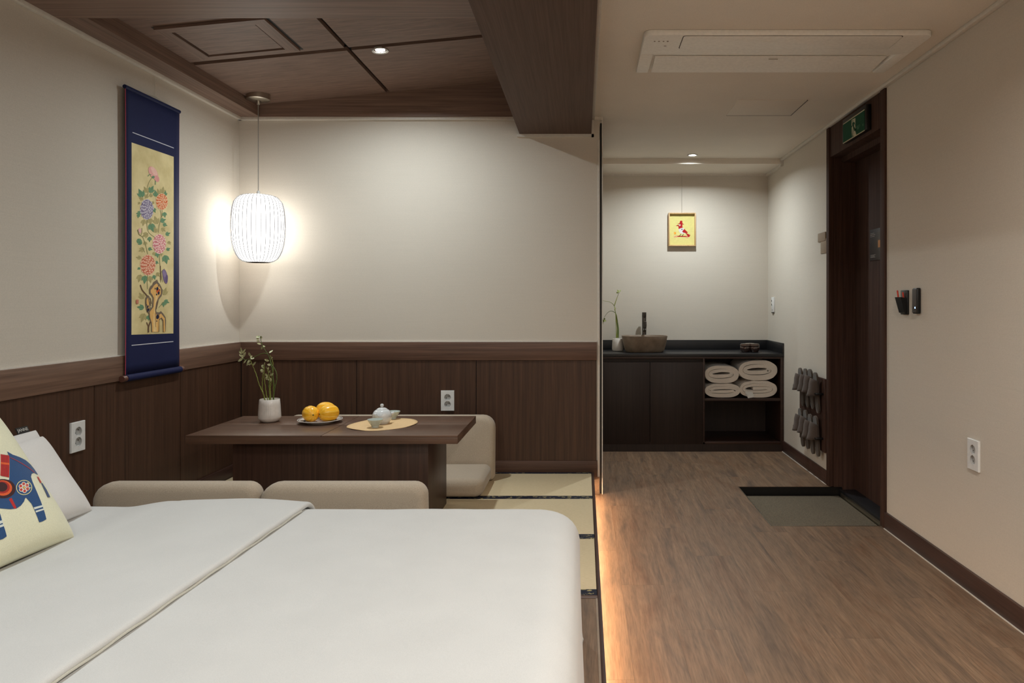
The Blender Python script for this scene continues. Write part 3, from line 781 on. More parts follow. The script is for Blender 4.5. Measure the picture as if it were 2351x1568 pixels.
# ================================================================== OUTLETS
def circle(cx, cy, r, n=24): return [(cx + r * cos(2 * pi * k / n), cy + r * sin(2 * pi * k / n)) for k in range(n)]
def outlet(label, loc, rotz, wd=0.086, ht=0.131):
    t = thing('wall_outlet', label, 'outlet', loc, rotz, 'white double wall outlets')
    m = MB(); D = 0.009
    cs = [(0, 0.0225), (0, -0.0225)]
    out = [(-wd / 2, -ht / 2), (wd / 2, -ht / 2), (wd / 2, ht / 2), (-wd / 2, ht / 2)]
    b = 0.0015
    inn = [(x - b * (1 if x > 0 else -1), y - b * (1 if y > 0 else -1)) for x, y in out]
    m.poly([(x, -D, y) for x, y in inn], [[(x, -D, y) for x, y in circle(cx, cy, 0.0205)] for cx, cy in cs])
    v = [(x, -D, y) for x, y in inn] + [(x, -D + b, y) for x, y in out] + [(x, 0, y) for x, y in out]
    m.add(v, [(k, (k + 1) % 4, 4 + (k + 1) % 4, 4 + k) for k in range(4)] + [(4 + k, 4 + (k + 1) % 4, 8 + (k + 1) % 4, 8 + k) for k in range(4)])
    obj('face_plate', m, 'plastic', t, fix=False, smooth=False)
    for cx, cy in cs:
        m = MB(); c1 = circle(cx, cy, 0.0205); n = len(c1)
        v = [(x, -D, y) for x, y in c1] + [(cx + (x - cx) * 0.95, -0.001, cy + (y - cy) * 0.95) for x, y in c1]
        m.add(v, [(k, (k + 1) % n, n + (k + 1) % n, n + k) for k in range(n)] + [tuple(range(n, 2 * n))])
        so = obj('socket', m, 'plastic_g', t, fix=False, smooth=False)
        m = MB()
        for px, py in ((-0.0085, -0.006), (0.0085, 0.006)):
            q = circle(cx + px, cy + py, 0.0030, 10); m.add([(x, -0.0014, y) for x, y in q], [tuple(range(10))])
        obj('pin_hole', m, 'black', so, fix=False, smooth=False)
        m = MB().box(cx - 0.008, cx + 0.008, -0.0075, -0.001, cy - 0.0195, cy - 0.0168).box(cx - 0.003, cx + 0.003, -0.006, -0.001, cy + 0.0165, cy + 0.0195)
        obj('earth_clip', m, 'plastic', so, smooth=False)
outlet('white double outlet on the dark panels of the left wall above the pillows', (XL + 0.0122, 3.134, 0.657), R(90))
outlet('white double outlet on the dark panels behind the table', (-0.880, YB - 0.0122, 0.608), 0)
outlet('white double outlet low on the beige right wall', (XR - 0.0002, 3.045, 0.596), R(-90))
# light switch
t = thing('light_switch', 'narrow white switch plate on the right wall beside the washstand', 'switch', (XR - 0.0002, 6.27, 1.222), R(-90))
obj('switch_plate', MB().box(-0.042, 0.042, -0.010, 0, -0.066, 0.066, 0.002), 'plastic', t)
obj('switch_rocker', MB().box(-0.028, 0.020, -0.0135, -0.009, -0.045, 0.048, 0.0015), 'plastic', t)
for z in (0.033, 0.0): obj('indicator', MB().box(-0.024, -0.004, -0.0142, -0.013, z - 0.008, z + 0.008, 0.0005), flat((70, 72, 70), 0.4), t)
obj('key_slot', MB().box(-0.030, 0.020, -0.012, -0.004, -0.074, -0.0655), flat((70, 66, 60), 0.5), t)

# ================================================================== HANGING SCROLL
SX = XL + 0.030
YL_, YR_ = F * SX / (288 - CX), F * SX / (411.5 - CX)
zt, zb = 2.285, 0.895
t = thing('hanging_scroll', 'navy hanging scroll with a peony and rock painting on the left wall', 'scroll', (SX, (YL_ + YR_) / 2, zb))
def scl(u, v):
    y = YL_ + (YR_ - YL_) * u; z = zt + (zb - zt) * v
    return (SX + 0.003 * sin(pi * u) * sin(pi * v), y + 0.004 * sin(v * pi) * (u - 0.5) * 2 * -1, z)
o = obj('silk_mount', MB().grid(scl, 14, 30), 'navy', t, world=True, fix=False, sharp=80)
o.modifiers.new('thick', 'SOLIDIFY').thickness = 0.0012
for u in (0.0, 1.0):
    obj('pink_edging', MB().tube([scl(u, q / 20.0) for q in range(21)], 0.0014, 5), flat((196, 66, 92), 0.7), t, world=True)
obj('top_rod', MB().tube([(SX - 0.002, YL_ - 0.004, zt), (SX - 0.002, YR_ + 0.004, zt)], 0.010, 12), 'navy', t, world=True)
rb = obj('roller', MB().tube([(SX + 0.002, YL_ - 0.002, zb - 0.016), (SX + 0.002, YR_ + 0.002, zb - 0.016)], 0.0170, 18), 'navy', t, world=True)
for y0, y1 in ((YL_ - 0.032, YL_ - 0.003), (YR_ + 0.003, YR_ + 0.026)):
    obj('roller_knob', MB().tube([(SX + 0.002, y0, zb - 0.016), (SX + 0.002, y1, zb - 0.016)], 0.0150, 18), flat((96, 62, 52), 0.35), rb, world=True)
ym_ = F * XL / (353.5 - CX)
hook = (XL + 0.006, ym_, HC + (CY - 221) * ym_ / F)
obj('cord', MB().tube([(SX, YL_ + 0.12, zt + 0.008), hook], 0.0013, 5).tube([(SX, YR_ - 0.10, zt + 0.008), hook], 0.0013, 5).tube([hook, (XL + 0.004, ym_, 2.424)], 0.0010, 5), flat((206, 200, 186), 0.6), t, world=True)
def sp_(px, py, lay=1): 
    q = atX(px, py, SX); u = (q.y - YL_) / (YR_ - YL_); vv = (q.z - zt) / (zb - zt)
    off = 0.003 * sin(pi * max(0, min(1, u))) * sin(pi * max(0, min(1, vv)))
    return (SX + off + 0.0017 + 0.00015 * lay, q.y, q.z)
PNT = [(301.3, 327), (398, 360), (397.2, 765.5), (301, 768.5)]
def paint_grid(u, v):
    a = Vector(sp_(*PNT[0])).lerp(Vector(sp_(*PNT[1])), u); b = Vector(sp_(*PNT[3])).lerp(Vector(sp_(*PNT[2])), u)
    p = a.lerp(b, v); uu = (p.y - YL_) / (YR_ - YL_); vv = (p.z - zt) / (zb - zt)
    return (SX + 0.003 * sin(pi * uu) * sin(pi * vv) + 0.0014, p.y, p.z)
def mk_paper():
    tt = NT('aged_paper'); v = tt.coords((1, 1, 1)); n = tt.noise(v, 7.0, 4, 0.55)
    tt.col(tt.ramp(n, [(0.3, lin((198, 180, 128))), (0.6, lin((222, 206, 156))), (0.8, lin((230, 214, 168)))])); tt.set(0.8, 0, 0.2); return tt.m
painting = obj('painting', MB().grid(paint_grid, 10, 24), mk_paper(), t, world=True, fix=False)
m = MB()
for (x0, y0), (x1, y1) in (((303, 303), (398, 339)), ((301, 792), (397, 783))):
    m.grid(lambda u, v: sp_(x0 + (x1 - x0) * u, y0 + (y1 - y0) * u + 1.9 * v, 3), 12, 1)
obj('silk_line', m, flat((206, 206, 214), 0.5), t, world=True, fix=False, smooth=False)
class Art:
    """flat printed shapes: polygons in picture coordinates put on a surface, later ones a hair further out"""
    def __init__(s, fn): s.fn, s.mb, s.mats, s.lay = fn, MB(), [], 1.0
    def mi(s, c):
        if c not in s.mats: s.mats.append(c)
        return s.mats.index(c)
    def poly(s, pts, c, step=0.25):
        s.lay += step
        s.mb.poly([s.fn(x, y, s.lay) for x, y in pts], (), s.mi(c))
    def ell(s, cx, cy, a, b, ang, c, n=12, step=0.25):
        ca, sa = cos(ang), sin(ang)
        s.poly([(cx + a * cos(2 * pi * k / n) * ca - b * sin(2 * pi * k / n) * sa, cy + a * cos(2 * pi * k / n) * sa + b * sin(2 * pi * k / n) * ca) for k in range(n)], c, step)
    def line(s, pts, wd, c, step=0.25):
        P = smooth_path([(x, y, 0) for x, y in pts], 4); L, Rr = [], []
        for i, p in enumerate(P):
            d = P[min(i + 1, len(P) - 1)] - P[max(i - 1, 0)]; l = max(d.length, 1e-6); nx, ny = -d.y / l * wd / 2, d.x / l * wd / 2
            L.append((p.x + nx, p.y + ny)); Rr.append((p.x - nx, p.y - ny))
        s.lay += step; mi = s.mi(c)
        for i in range(len(P) - 1):
            q = [s.fn(*L[i], s.lay), s.fn(*L[i + 1], s.lay), s.fn(*Rr[i + 1], s.lay), s.fn(*Rr[i], s.lay)]
            s.mb.add(q, [(0, 1, 2, 3)], mi)
    def done(s, name, parent, rough=0.8):
        return obj(name, s.mb, [flat(c, rough, 0, 0.2) for c in s.mats], parent, world=True, fix=False, smooth=False)
A = Art(sp_)
GRN, OLV, STM = (108, 146, 110), (176, 163, 112), (138, 134, 90)
def sl(x, y): return (280 + x / 6.533, 320 + y / 6.533)          # upper crop
def s2(x, y): return (280 + x / 4.48, 550 + y / 4.48)            # lower crop
for pts in ([sl(435, 580), sl(395, 640), sl(370, 720), sl(380, 800), sl(330, 890)], [sl(360, 1190), sl(365, 1330), sl(400, 1410), sl(480, 1470)], [sl(560, 1060), sl(575, 1170), sl(545, 1290), sl(530, 1400)], [sl(590, 1060), sl(585, 1170)], [sl(220, 1360), sl(250, 1430), sl(300, 1470), sl(330, 1560)],
            [s2(215, 0), s2(235, 60), s2(255, 150)], [s2(200, 80), s2(225, 130)], [s2(375, 150), s2(380, 240), s2(388, 330), s2(390, 440)], [s2(255, 370), s2(250, 430), s2(255, 510)], [s2(430, 300), s2(395, 340), s2(410, 440)], [s2(370, 700), s2(420, 640)]):
    A.line(pts, 1.3, STM)
def leafy(x, y, ang, L, c):
    # a lobed peony leaf: three pointed blades
    A.lay = 2.0
    for da, f in ((-0.55, 0.75), (0.55, 0.75), (0, 1.0)):
        a = ang + da; l = L * f; ca, sa = cos(a), sin(a)
        pr = [(0, 0), (0.3, 0.20), (0.55, 0.22), (1, 0), (0.55, -0.22), (0.3, -0.20)]
        A.poly([(x + (u * ca - v * sa) * l, y + (u * sa + v * ca) * l) for u, v in pr], c, 0.05)
    A.line([(x, y), (x + cos(ang) * L * 0.5, y + sin(ang) * L * 0.5), (x + cos(ang) * L * 0.9, y + sin(ang) * L * 0.9)], 0.5, tuple(int(v * 0.75) for v in c), 0.05)
U = lambda x, y: sl(x, y)
for (x, y), a, L, c in ((U(300, 870), -115, 22, GRN), (U(370, 800), -120, 17, OLV), (U(400, 800), -60, 19, GRN), (U(310, 900), -160, 12, OLV), (U(340, 880), -60, 13, OLV), (U(420, 870), -90, 11, OLV), (U(500, 860), -100, 16, GRN), (U(545, 830), -105, 15, OLV), (U(590, 820), -80, 18, OLV), (U(630, 850), -80, 13, GRN), (U(470, 960), -150, 9, OLV), (U(450, 1030), 60, 13, GRN), (U(280, 1100), 170, 13, GRN), (U(240, 1120), 100, 10, GRN), (U(320, 1200), 100, 16, OLV), (U(400, 1180), 80, 17, OLV), (U(410, 1260), 70, 22, GRN), (U(520, 1270), -110, 20, OLV), (U(560, 1230), -20, 15, GRN), (U(600, 1270), 20, 12, GRN), (U(620, 1090), 80, 14, GRN), (U(580, 1330), 40, 13, OLV), (U(500, 1400), -110, 15, OLV), (U(640, 1430), -20, 13, GRN), (U(380, 1410), 150, 17, OLV), (U(400, 1460), 90, 13, GRN), (U(225, 1490), 60, 15, GRN), (U(330, 1530), 80, 12, OLV), (U(690, 1530), 60, 9, OLV), (U(260, 940), 130, 8, OLV)):
    leafy(x, y, R(a), L, c)
for (x, y), a, L, c in ((s2(200, 40), 200, 14, GRN), (s2(220, 90), 150, 15, OLV), (s2(260, 90), 20, 11, GRN), (s2(190, 190), 190, 12, OLV), (s2(180, 290), 150, 8, GRN), (s2(330, 230), 20, 10, GRN), (s2(310, 130), 60, 10, OLV), (s2(350, 130), 80, 14, GRN), (s2(395, 130), 90, 10, OLV), (s2(430, 160), 75, 22, GRN), (s2(450, 110), -30, 11, GRN), (s2(460, 30), 0, 9, OLV), (s2(185, 360), 105, 19, OLV), (s2(230, 370), 95, 20, GRN), (s2(275, 375), 80, 17, OLV), (s2(315, 365), 70, 12, GRN), (s2(345, 340), 50, 13, OLV), (s2(215, 610), -125, 18, OLV), (s2(220, 700), 185, 17, GRN), (s2(225, 760), 110, 22, OLV), (s2(260, 780), 80, 13, GRN), (s2(420, 570), -70, 19, OLV), (s2(425, 630), 20, 14, GRN), (s2(420, 640), 90, 13, GRN)):
    leafy(x, y, R(a), L, c)
def peony(cx, cy, rx, ry, cols, seed):
    rnd = random.Random(seed); A.lay = 3.0
    A.ell(cx, cy, rx * 0.9, ry * 0.9, 0, cols[0], 20)
    for ring, (q, n) in enumerate(((1.0, 16), (0.78, 13), (0.56, 10), (0.36, 7), (0.16, 4))):
        for k in range(n):
            a = 2 * pi * (k + 0.5 * (ring % 2)) / n + rnd.uniform(-0.1, 0.1)
            x, y = cx + rx * q * 0.86 * cos(a), cy + ry * q * 0.86 * sin(a)
            A.ell(x, y, rx * 0.20, rx * 0.15, a + pi / 2, cols[1 + (k + ring) % (len(cols) - 2)], 9, 0.05)
            A.ell(x + 0.06 * rx * cos(a), y + 0.06 * rx * sin(a), rx * 0.15, rx * 0.09, a + pi / 2, cols[-1], 9, 0.05)
peony(*sl(360, 1050), 16, 25, [(120, 108, 138), (134, 122, 152), (154, 144, 168), (196, 190, 198)], 1)
peony(*sl(585, 935), 14.5, 20, [(212, 104, 54), (218, 96, 46), (224, 132, 84), (238, 196, 160)], 2)
peony(*s2(375, 45), 16, 24, [(214, 128, 134), (214, 116, 128), (224, 150, 150), (240, 206, 196)], 3)
peony(*s2(258, 262), 18, 25, [(206, 112, 84), (202, 98, 72), (216, 138, 108), (236, 188, 160)], 4)
A.lay = 6.0
A.ell(*sl(455, 500), 9, 16, R(-30), (228, 168, 158), 16); A.ell(*sl(470, 480), 5, 12, R(-30), (238, 192, 178), 14); A.ell(*sl(510, 590), 5.5, 8, R(-20), (224, 158, 152), 12)
A.ell(*sl(455, 565), 3.5, 3, 0, GRN, 10); A.line([sl(375, 555), sl(395, 530), sl(425, 530)], 1.4, GRN); A.line([sl(488, 620), sl(485, 680)], 1.6, GRN)
A.ell(*sl(255, 1370), 3.4, 6, R(-10), (226, 180, 172), 12); A.line([sl(228, 1350), sl(240, 1420), sl(265, 1440)], 1.0, STM); A.line([sl(285, 1330), sl(285, 1400), sl(268, 1440)], 1.0, STM)
A.ell(*s2(435, 380), 5.5, 17, R(-10), (122, 104, 142), 14); A.ell(*s2(425, 350), 4, 9, R(-20), (140, 122, 158), 12); A.ell(*s2(450, 400), 3, 9, R(5), (100, 84, 124), 10)
# branch and rock
A.lay = 9.0
for pts, wd in (([s2(180, 465), s2(200, 520), s2(250, 580), s2(270, 640), s2(285, 680)], 2.4), ([s2(265, 955), s2(265, 900), s2(285, 840)], 3.0), ([s2(265, 900), s2(245, 850)], 2.0), ([s2(340, 720), s2(352, 670), s2(362, 620)], 2.4), ([s2(385, 270), s2(388, 420)], 1.6), ([s2(280, 600), s2(292, 660)], 2.0)):
    A.line(pts, wd, (108, 82, 62))
RK, RKE, RKL = (226, 178, 106), (120, 104, 88), (238, 204, 142)
rock = [(295, 950), (290, 860), (270, 800), (262, 740), (285, 705), (300, 690), (305, 600), (290, 570), (270, 555), (268, 510), (285, 475), (300, 470), (310, 440), (330, 425), (350, 410), (362, 440), (380, 460), (395, 490), (408, 520), (398, 580), (370, 615), (350, 650), (340, 720), (345, 745), (372, 750), (390, 735), (415, 760), (440, 800), (445, 830), (440, 948), (415, 948), (412, 840), (395, 812), (375, 830), (372, 950)]
A.poly([s2(*p) for p in rock], RKE)
cx_, cy_ = 340, 660
rk2 = [(302, 950), (298, 860), (280, 800), (275, 745), (300, 712), (314, 690), (318, 600), (300, 565), (285, 545), (284, 520), (300, 500), (320, 470), (345, 450), (372, 480), (390, 510), (388, 560), (362, 600), (340, 650), (330, 720), (338, 770), (372, 775), (392, 760), (412, 785), (432, 810), (436, 948), (420, 948), (418, 830), (398, 800), (370, 822), (366, 950)]
A.poly([s2(*p) for p in rk2], RK)
A.poly([s2(*p) for p in [(316, 950), (312, 840), (322, 720), (332, 600), (345, 520), (356, 600), (336, 660), (326, 760), (345, 850), (348, 950)]], RKL)
A.poly([s2(*p) for p in [(232, 600), (255, 570), (275, 590), (270, 640), (285, 700), (262, 760), (240, 720), (230, 660)]], RKE); A.poly([s2(*p) for p in [(242, 620), (258, 595), (264, 640), (274, 700), (258, 730), (246, 690)]], RK)
INK = (34, 38, 62)
for x, y, a, b in ((352, 505, 2.6, 4.0), (366, 550, 2.2, 4.0), (330, 505, 1.2, 2.4), (345, 565, 1.6, 2.4), (362, 478, 1.0, 1.5), (375, 520, 1.2, 2.5), (255, 690, 1.7, 3.4), (258, 720, 2.2, 3.6), (242, 672, 1.0, 1.6), (355, 795, 3.4, 5.4), (348, 838, 1.2, 1.6), (250, 740, 1.0, 1.6)):
    A.ell(*s2(x, y), a, b, 0.1, INK, 10)
A.ell(*s2(358, 530), 3.8, 5.2, 0, (206, 92, 44), 12); A.ell(*s2(366, 550), 2.2, 4.0, 0.1, INK, 10); A.ell(*s2(352, 505), 2.6, 4.0, 0.1, INK, 10)
A.line([s2(372, 770), s2(372, 950)], 0.8, (160, 110, 60)); A.line([s2(416, 830), s2(416, 948)], 0.8, (160, 110, 60)); A.line([s2(330, 760), s2(338, 900)], 0.8, (160, 110, 60))
A.poly([s2(135, 618), s2(160, 618), s2(160, 660), s2(136, 660)], (192, 112, 92))
for yy in (628, 640, 651): A.line([s2(139, yy), s2(156, yy)], 0.6, (222, 180, 146))
A.done('painted_peonies', painting)

# ================================================================== BED
BZ = 0.570
t = thing('bed', 'low double bed dressed in white with its head at the left wall', 'bed', (-1.1, 1.62, ZP))
obj('bed_base', MB().box(-2.18, -0.07, 0.90, 2.35, ZP + 0.001, 0.30, 0.01), 'base', t, world=True)
obj('mattress', MB().box(-2.20, -0.045, 0.87, 2.375, 0.30, BZ - 0.028, 0.05, 4), 'linen', t, world=True)
def drape(x0, x1, y0, y1, ztop, Rr, rc, hang, nu, nv, hump=None, left_flat=True):
    """cloth over a rounded box; left edge stays flat on top"""
    m = MB()
    ax0 = x0; ax1 = x1 + (Rr * (pi / 2 - 1) + hang); ay0 = y0 - (Rr * (pi / 2 - 1) + hang); ay1 = y1 + (Rr * (pi / 2 - 1) + hang)
    ix1, iy0, iy1 = x1 - Rr - rc, y0 + Rr + rc, y1 - Rr - rc
    def wr(u): return u
    def fn(u, v):
        px = ax0 + (ax1 - ax0) * u; py = ay0 + (ay1 - ay0) * v
        qx, qy = min(px, ix1), max(iy0, min(iy1, py))
        dx, dy = px - qx, py - qy; d = sqrt(dx * dx + dy * dy)
        z = ztop
        if d < 1e-9: x, y = px, py
        else:
            nx, ny = dx / d, dy / d
            if d <= rc: x, y = px, py
            else:
                e = min(d - rc, Rr * pi / 2 + hang)
                if e < Rr * pi / 2: h = Rr * sin(e / Rr); dz = Rr * (1 - cos(e / Rr))
                else: h = Rr; dz = Rr + e - Rr * pi / 2
                fl = 0.010 * max(0, dz - Rr) / 0.3 * (1 + sin(7 * (px + py)))
                x, y = qx + nx * (rc + h + fl), qy + ny * (rc + h + fl); z -= dz
        if hump: z += hump(x, y) * (1.0 if z > ztop - 0.08 else 0.3)
        z += 0.0025 * mnoise.noise(Vector((x * 5, y * 5, 0.3))) + 0.0012 * mnoise.noise(Vector((x * 17 + y * 9, y * 12, 4)))
        return (x, y, z)
    m.grid(fn, nu, nv); return m
def sstep(a, b, x):
    u = max(0.0, min(1.0, (x - a) / (b - a))); return u * u * (3 - 2 * u)
FXN, FXF = -0.935, -0.905            # turned-down edge near / far
def foldx(y): return FXN + (FXF - FXN) * (y - 1.3) / 1.1
dv = thing('duvet', 'smooth white duvet spread over the bed with its top turned down', 'duvet', (-0.9, 1.62, BZ))
def hump0(x, y): return 0.0
body = obj('cover', drape(-1.70, -0.012, 0.83, 2.412, BZ, 0.085, 0.055, 0.33, 110, 150), 'linen', dv, world=True, fix=False, sharp=80)
body.modifiers.new('thick', 'SOLIDIFY').thickness = 0.004
# turned-down band lies on top of the cover
def band():
    m = MB(); Rr, rc, hang = 0.085, 0.055, 0.22
    y0, y1 = 0.815, 2.428
    iy0, iy1 = y0 + Rr, y1 - Rr
    ay0, ay1 = y0 - (Rr * (pi / 2 - 1) + hang), y1 + (Rr * (pi / 2 - 1) + hang)
    def fn(u, v):
        py = ay0 + (ay1 - ay0) * v; qy = max(iy0, min(iy1, py)); dy = py - qy
        e = abs(dy); sg = 1 if dy > 0 else -1
        if e < Rr * pi / 2: y = qy + sg * Rr * sin(e / Rr); dz = Rr * (1 - cos(e / Rr))
        else: y = qy + sg * Rr; dz = Rr + e - Rr * pi / 2
        x1 = foldx(y); 
        if u < 0.90:
            x = -1.64 + (x1 - 0.010 + 1.64) * (u / 0.90)
            th = 0.003 + 0.019 * sstep(-1.52, -1.36, x) + 0.008 * sin(pi * (x + 1.36) / 0.44) * (1 if x > -1.34 else 0)
        else:
            a = (u - 0.90) / 0.10 * pi * 0.96
            x = x1 - 0.010 + 0.010 * sin(a); th = 0.003 + 0.0095 + 0.0095 * cos(a)
        z = BZ + th - dz + 0.003 * mnoise.noise(Vector((x * 5, y * 5, 2.0)))
        return (x, y, z)
    m.grid(fn, 70, 150); return m
bo = obj('turned_down_band', band(), 'linen', dv, world=True, fix=False, sharp=80)
pts = [(foldx(y) - 0.001, y, BZ + 0.0055 + 0.0012 * sin(y * 40)) for y in [0.92 + 0.02 * i for i in range(70)] if y < 2.345]
obj('edge_piping', MB().tube(pts, 0.0032, 7), 'piping', bo, world=True)

def pillow_mesh(w, h, th, n=44, pw=2.6):
    """pillow in local coordinates: width along Y, height along Z (from 0), thickness along X"""
    m = MB()
    def prof(a, b):
        return th / 2 * (max(0, 1 - abs(a) ** pw) * max(0, 1 - abs(b) ** pw)) ** 0.42
    def P(sg):
        def fn(u, v):
            a, b = -1 + 2 * u, -1 + 2 * v
            a, b = math.copysign(abs(sin(a * pi / 2)), a), math.copysign(abs(sin(b * pi / 2)), b)
            sq = 1 - 0.045 * (1 - a * a) * abs(b) ** 3
            sw = 1 - 0.045 * (1 - b * b) * abs(a) ** 3
            x = sg * prof(a, b)
            x += 0.004 * mnoise.noise(Vector((a * 2.2 + sg, b * 2.2, th * 10)))* (1 - abs(a) ** 4) * (1 - abs(b) ** 4)
            return (x, a * w / 2 * sw, h / 2 + b * h / 2 * sq)
        return fn
    m.grid(P(1), n, n).grid(P(-1), n, n)
    return m, prof
def lean_mat(x, y, z, lean, yaw=0.0): return Matrix.Translation((x, y, z)) @ Matrix.Rotation(yaw, 4, 'Z') @ Matrix.Rotation(-lean, 4, 'Y')
def weld(o):
    bm = bmesh.new(); bm.from_mesh(o.data); bmesh.ops.remove_doubles(bm, verts=bm.verts[:], dist=1e-5); bmesh.ops.recalc_face_normals(bm, faces=bm.faces[:]); bm.to_mesh(o.data); bm.free()
# back pillow
t = thing('pillow', 'white pillow at the very back against the wall panels, black cloth tag on top', 'pillow', (-1.74, 2.02, BZ), 0, 'white bed pillows')
t.matrix_basis = lean_mat(-1.705, 2.055, BZ - 0.006, R(26))
m, _ = pillow_mesh(0.66, 0.285, 0.12); o = obj('pillow_case', m, 'linen2', t, sharp=80, fix=False); weld(o)
tg = obj('care_tag', MB().box(-0.001, 0.001, 0.255, 0.305, 0.262, 0.306), 'black', t, smooth=False)
def text_mesh(body, size, name, mat, parent, mtx, world=True):
    cu = bpy.data.curves.new(name, 'FONT'); cu.body = body; cu.size = size; cu.align_x = 'CENTER'; cu.align_y = 'CENTER'; cu.extrude = 0.0001
    tmp = bpy.data.objects.new(name, cu); COL.objects.link(tmp)
    bpy.context.view_layer.update()
    me = bpy.data.meshes.new_from_object(tmp.evaluated_get(bpy.context.evaluated_depsgraph_get()))
    bpy.data.objects.remove(tmp)
    me.transform(mtx); me.materials.clear(); me.materials.append(mat)
    o = bpy.data.objects.new(name, me); COL.objects.link(o); o.parent = parent
    return o
TXT = Matrix(((0, 0, 1, 0.0016), (1, 0, 0, 0.280), (0, 1, 0, 0.2955), (0, 0, 0, 1)))
text_mesh('JANNE', 0.0145, 'tag_lettering', flat((200, 198, 192), 0.6), tg, TXT)
# front pillow
t = thing('pillow', 'white pillow leaning in front of the tagged pillow, behind the horse cushion', 'pillow', (-1.60, 1.98, BZ), 0, 'white bed pillows')
t.matrix_basis = lean_mat(-1.578, 1.970, BZ + 0.004, R(33), R(2))
m, _ = pillow_mesh(0.68, 0.287, 0.12, pw=3.2); o = obj('pillow_case', m, 'linen2', t, sharp=80, fix=False); weld(o)
# decorated cushion
CS = 0.436; CW_ = 0.492; CT = 0.12; LE = R(33)
cm = lean_mat(-1.447, 1.782, BZ + 0.010, LE)
t = thing('cushion', 'cream cushion printed with a blue horse leaning on the pillows at the left edge', 'cushion', (-1.46, 1.785, BZ))
t.matrix_basis = cm
m, cprof = pillow_mesh(CW_, CS, CT, 64, 3.4); case = obj('cushion_cover', m, 'cream', t, sharp=80, fix=False); weld(case)
cmi = cm.inverted(); camL = cmi @ Vector((0, 0, HC))
def cush(cx, cy, lay):
    """point of the crop (0, 970, x4.356) put on the front of the cushion, local coordinates"""
    wpt = atY(cx / 4.356, 970 + cy / 4.356, 1.0); d = (cmi.to_3x3() @ (wpt - Vector((0, 0, HC)))).normalized()
    x = CT / 2 * 0.8
    for _ in range(12):
        tt = (x - camL.x) / d.x; p = camL + d * tt
        a, b = max(-0.98, min(0.98, p.y / (CW_ / 2))), max(-0.98, min(0.98, (p.z - CS / 2) / (CS / 2)))
        x = 0.5 * x + 0.5 * cprof(a, b)
    return Vector((p.y, p.z, lay))
class CArt(Art):
    def poly(s, pts, c, step=0.3):
        s.lay += step; mi = s.mi(c)
        P = [cush(x, y, 0) for x, y in pts]
        bm = bmesh.new(); vs = [bm.verts.new((p.x, p.y, 0)) for p in P]; 
        tri = tessellate_polygon([[Vector((p.x, p.y, 0)) for p in P]])
        for q in tri:
            try: bm.faces.new([vs[i] for i in q])
            except ValueError: pass
        for _ in range(5):
            lg = [e for e in bm.edges if e.calc_length() > 0.012]
            if not lg: break
            bmesh.ops.subdivide_edges(bm, edges=lg, cuts=1); bmesh.ops.triangulate(bm, faces=bm.faces[:])
        bm.verts.index_update(); out = []
        for v in bm.verts:
            a, b = max(-0.985, min(0.985, v.co.x / (CW_ / 2))), max(-0.985, min(0.985, (v.co.y - CS / 2) / (CS / 2)))
            for _k in range(3):                        # undo the pinch of the cover's edges
                a = max(-0.985, min(0.985, v.co.x / (CW_ / 2) / (1 - 0.045 * (1 - b * b) * abs(a) ** 3)))
                b = max(-0.985, min(0.985, (v.co.y - CS / 2) / (CS / 2) / (1 - 0.045 * (1 - a * a) * abs(b) ** 3)))
            nz = 0.004 * mnoise.noise(Vector((a * 2.2 + 1, b * 2.2, CT * 10))) * (1 - abs(a) ** 4) * (1 - abs(b) ** 4)
            out.append((cprof(a, b) + nz + 0.0008 + 0.00008 * s.lay, v.co.x, v.co.y))
        s.mb.add(out, [[v.index for v in f.verts] for f in bm.faces], mi); bm.free()
    def done(s, name, parent):
        return obj(name, s.mb, [fabric('print_%d_%d_%d' % c, c, None, 300, 0.9, 0.1) for c in s.mats], parent, fix=False, sharp=80)
H = CArt(None)
BL, RD, DK, OR, CRM = (36, 74, 122), (188, 40, 36), (58, 22, 26), (222, 92, 40), (224, 216, 150)
H.poly([(75, 288), (130, 320), (200, 345), (260, 375), (310, 415), (350, 460), (380, 505), (385, 520), (345, 500), (320, 512), (312, 540), (325, 590), (350, 660), (380, 740), (415, 830), (440, 900), (460, 970), (425, 990), (390, 1000), (360, 920), (340, 870), (310, 810), (280, 775), (260, 750), (250, 760), (240, 790), (210, 830), (165, 860), (100, 868), (0, 862), (-90, 850), (-150, 800), (-200, 660), (-225, 520), (-262, 500), (-330, 520), (-350, 480), (-290, 410), (-230, 370), (-212, 330), (-190, 372), (-140, 450), (-60, 560), (0, 590), (95, 570), (97, 350)], BL)
H.poly([(-40, 840), (-10, 900), (20, 1010), (65, 1140), (30, 1165), (-15, 1180), (-50, 1060), (-80, 900), (-90, 840)], BL)
H.poly([(8, 315), (95, 330), (92, 548), (5, 530)], RD)
for x in (20, 34, 48, 62, 76): H.poly([(x, 320), (x + 4, 321), (x + 4, 540), (x, 540)], (120, 22, 26))
H.poly([(8, 395), (95, 405), (95, 425), (8, 415)], OR)
def ring(cx, cy, a, b, c, n=22): H.poly([(cx + a * cos(2 * pi * k / n), cy + b * sin(2 * pi * k / n)) for k in range(n)], c)
ring(30, 662, 128, 98, DK); ring(25, 655, 98, 78, OR); ring(20, 648, 80, 62, (170, 40, 30)); ring(18, 644, 58, 48, DK)
H.poly([(88, 768), (116, 752), (165, 855), (140, 863)], RD)
ring(240, 650, 78, 76, CRM); ring(240, 650, 71, 69, BL)
for k in range(6):
    a = k * pi / 3 + 0.4; H.poly([(240 + 34 * cos(a) + 22 * cos(2 * pi * j / 12), 650 + 34 * sin(a) + 22 * sin(2 * pi * j / 12)) for j in range(12)], (228, 220, 206), 0.06)
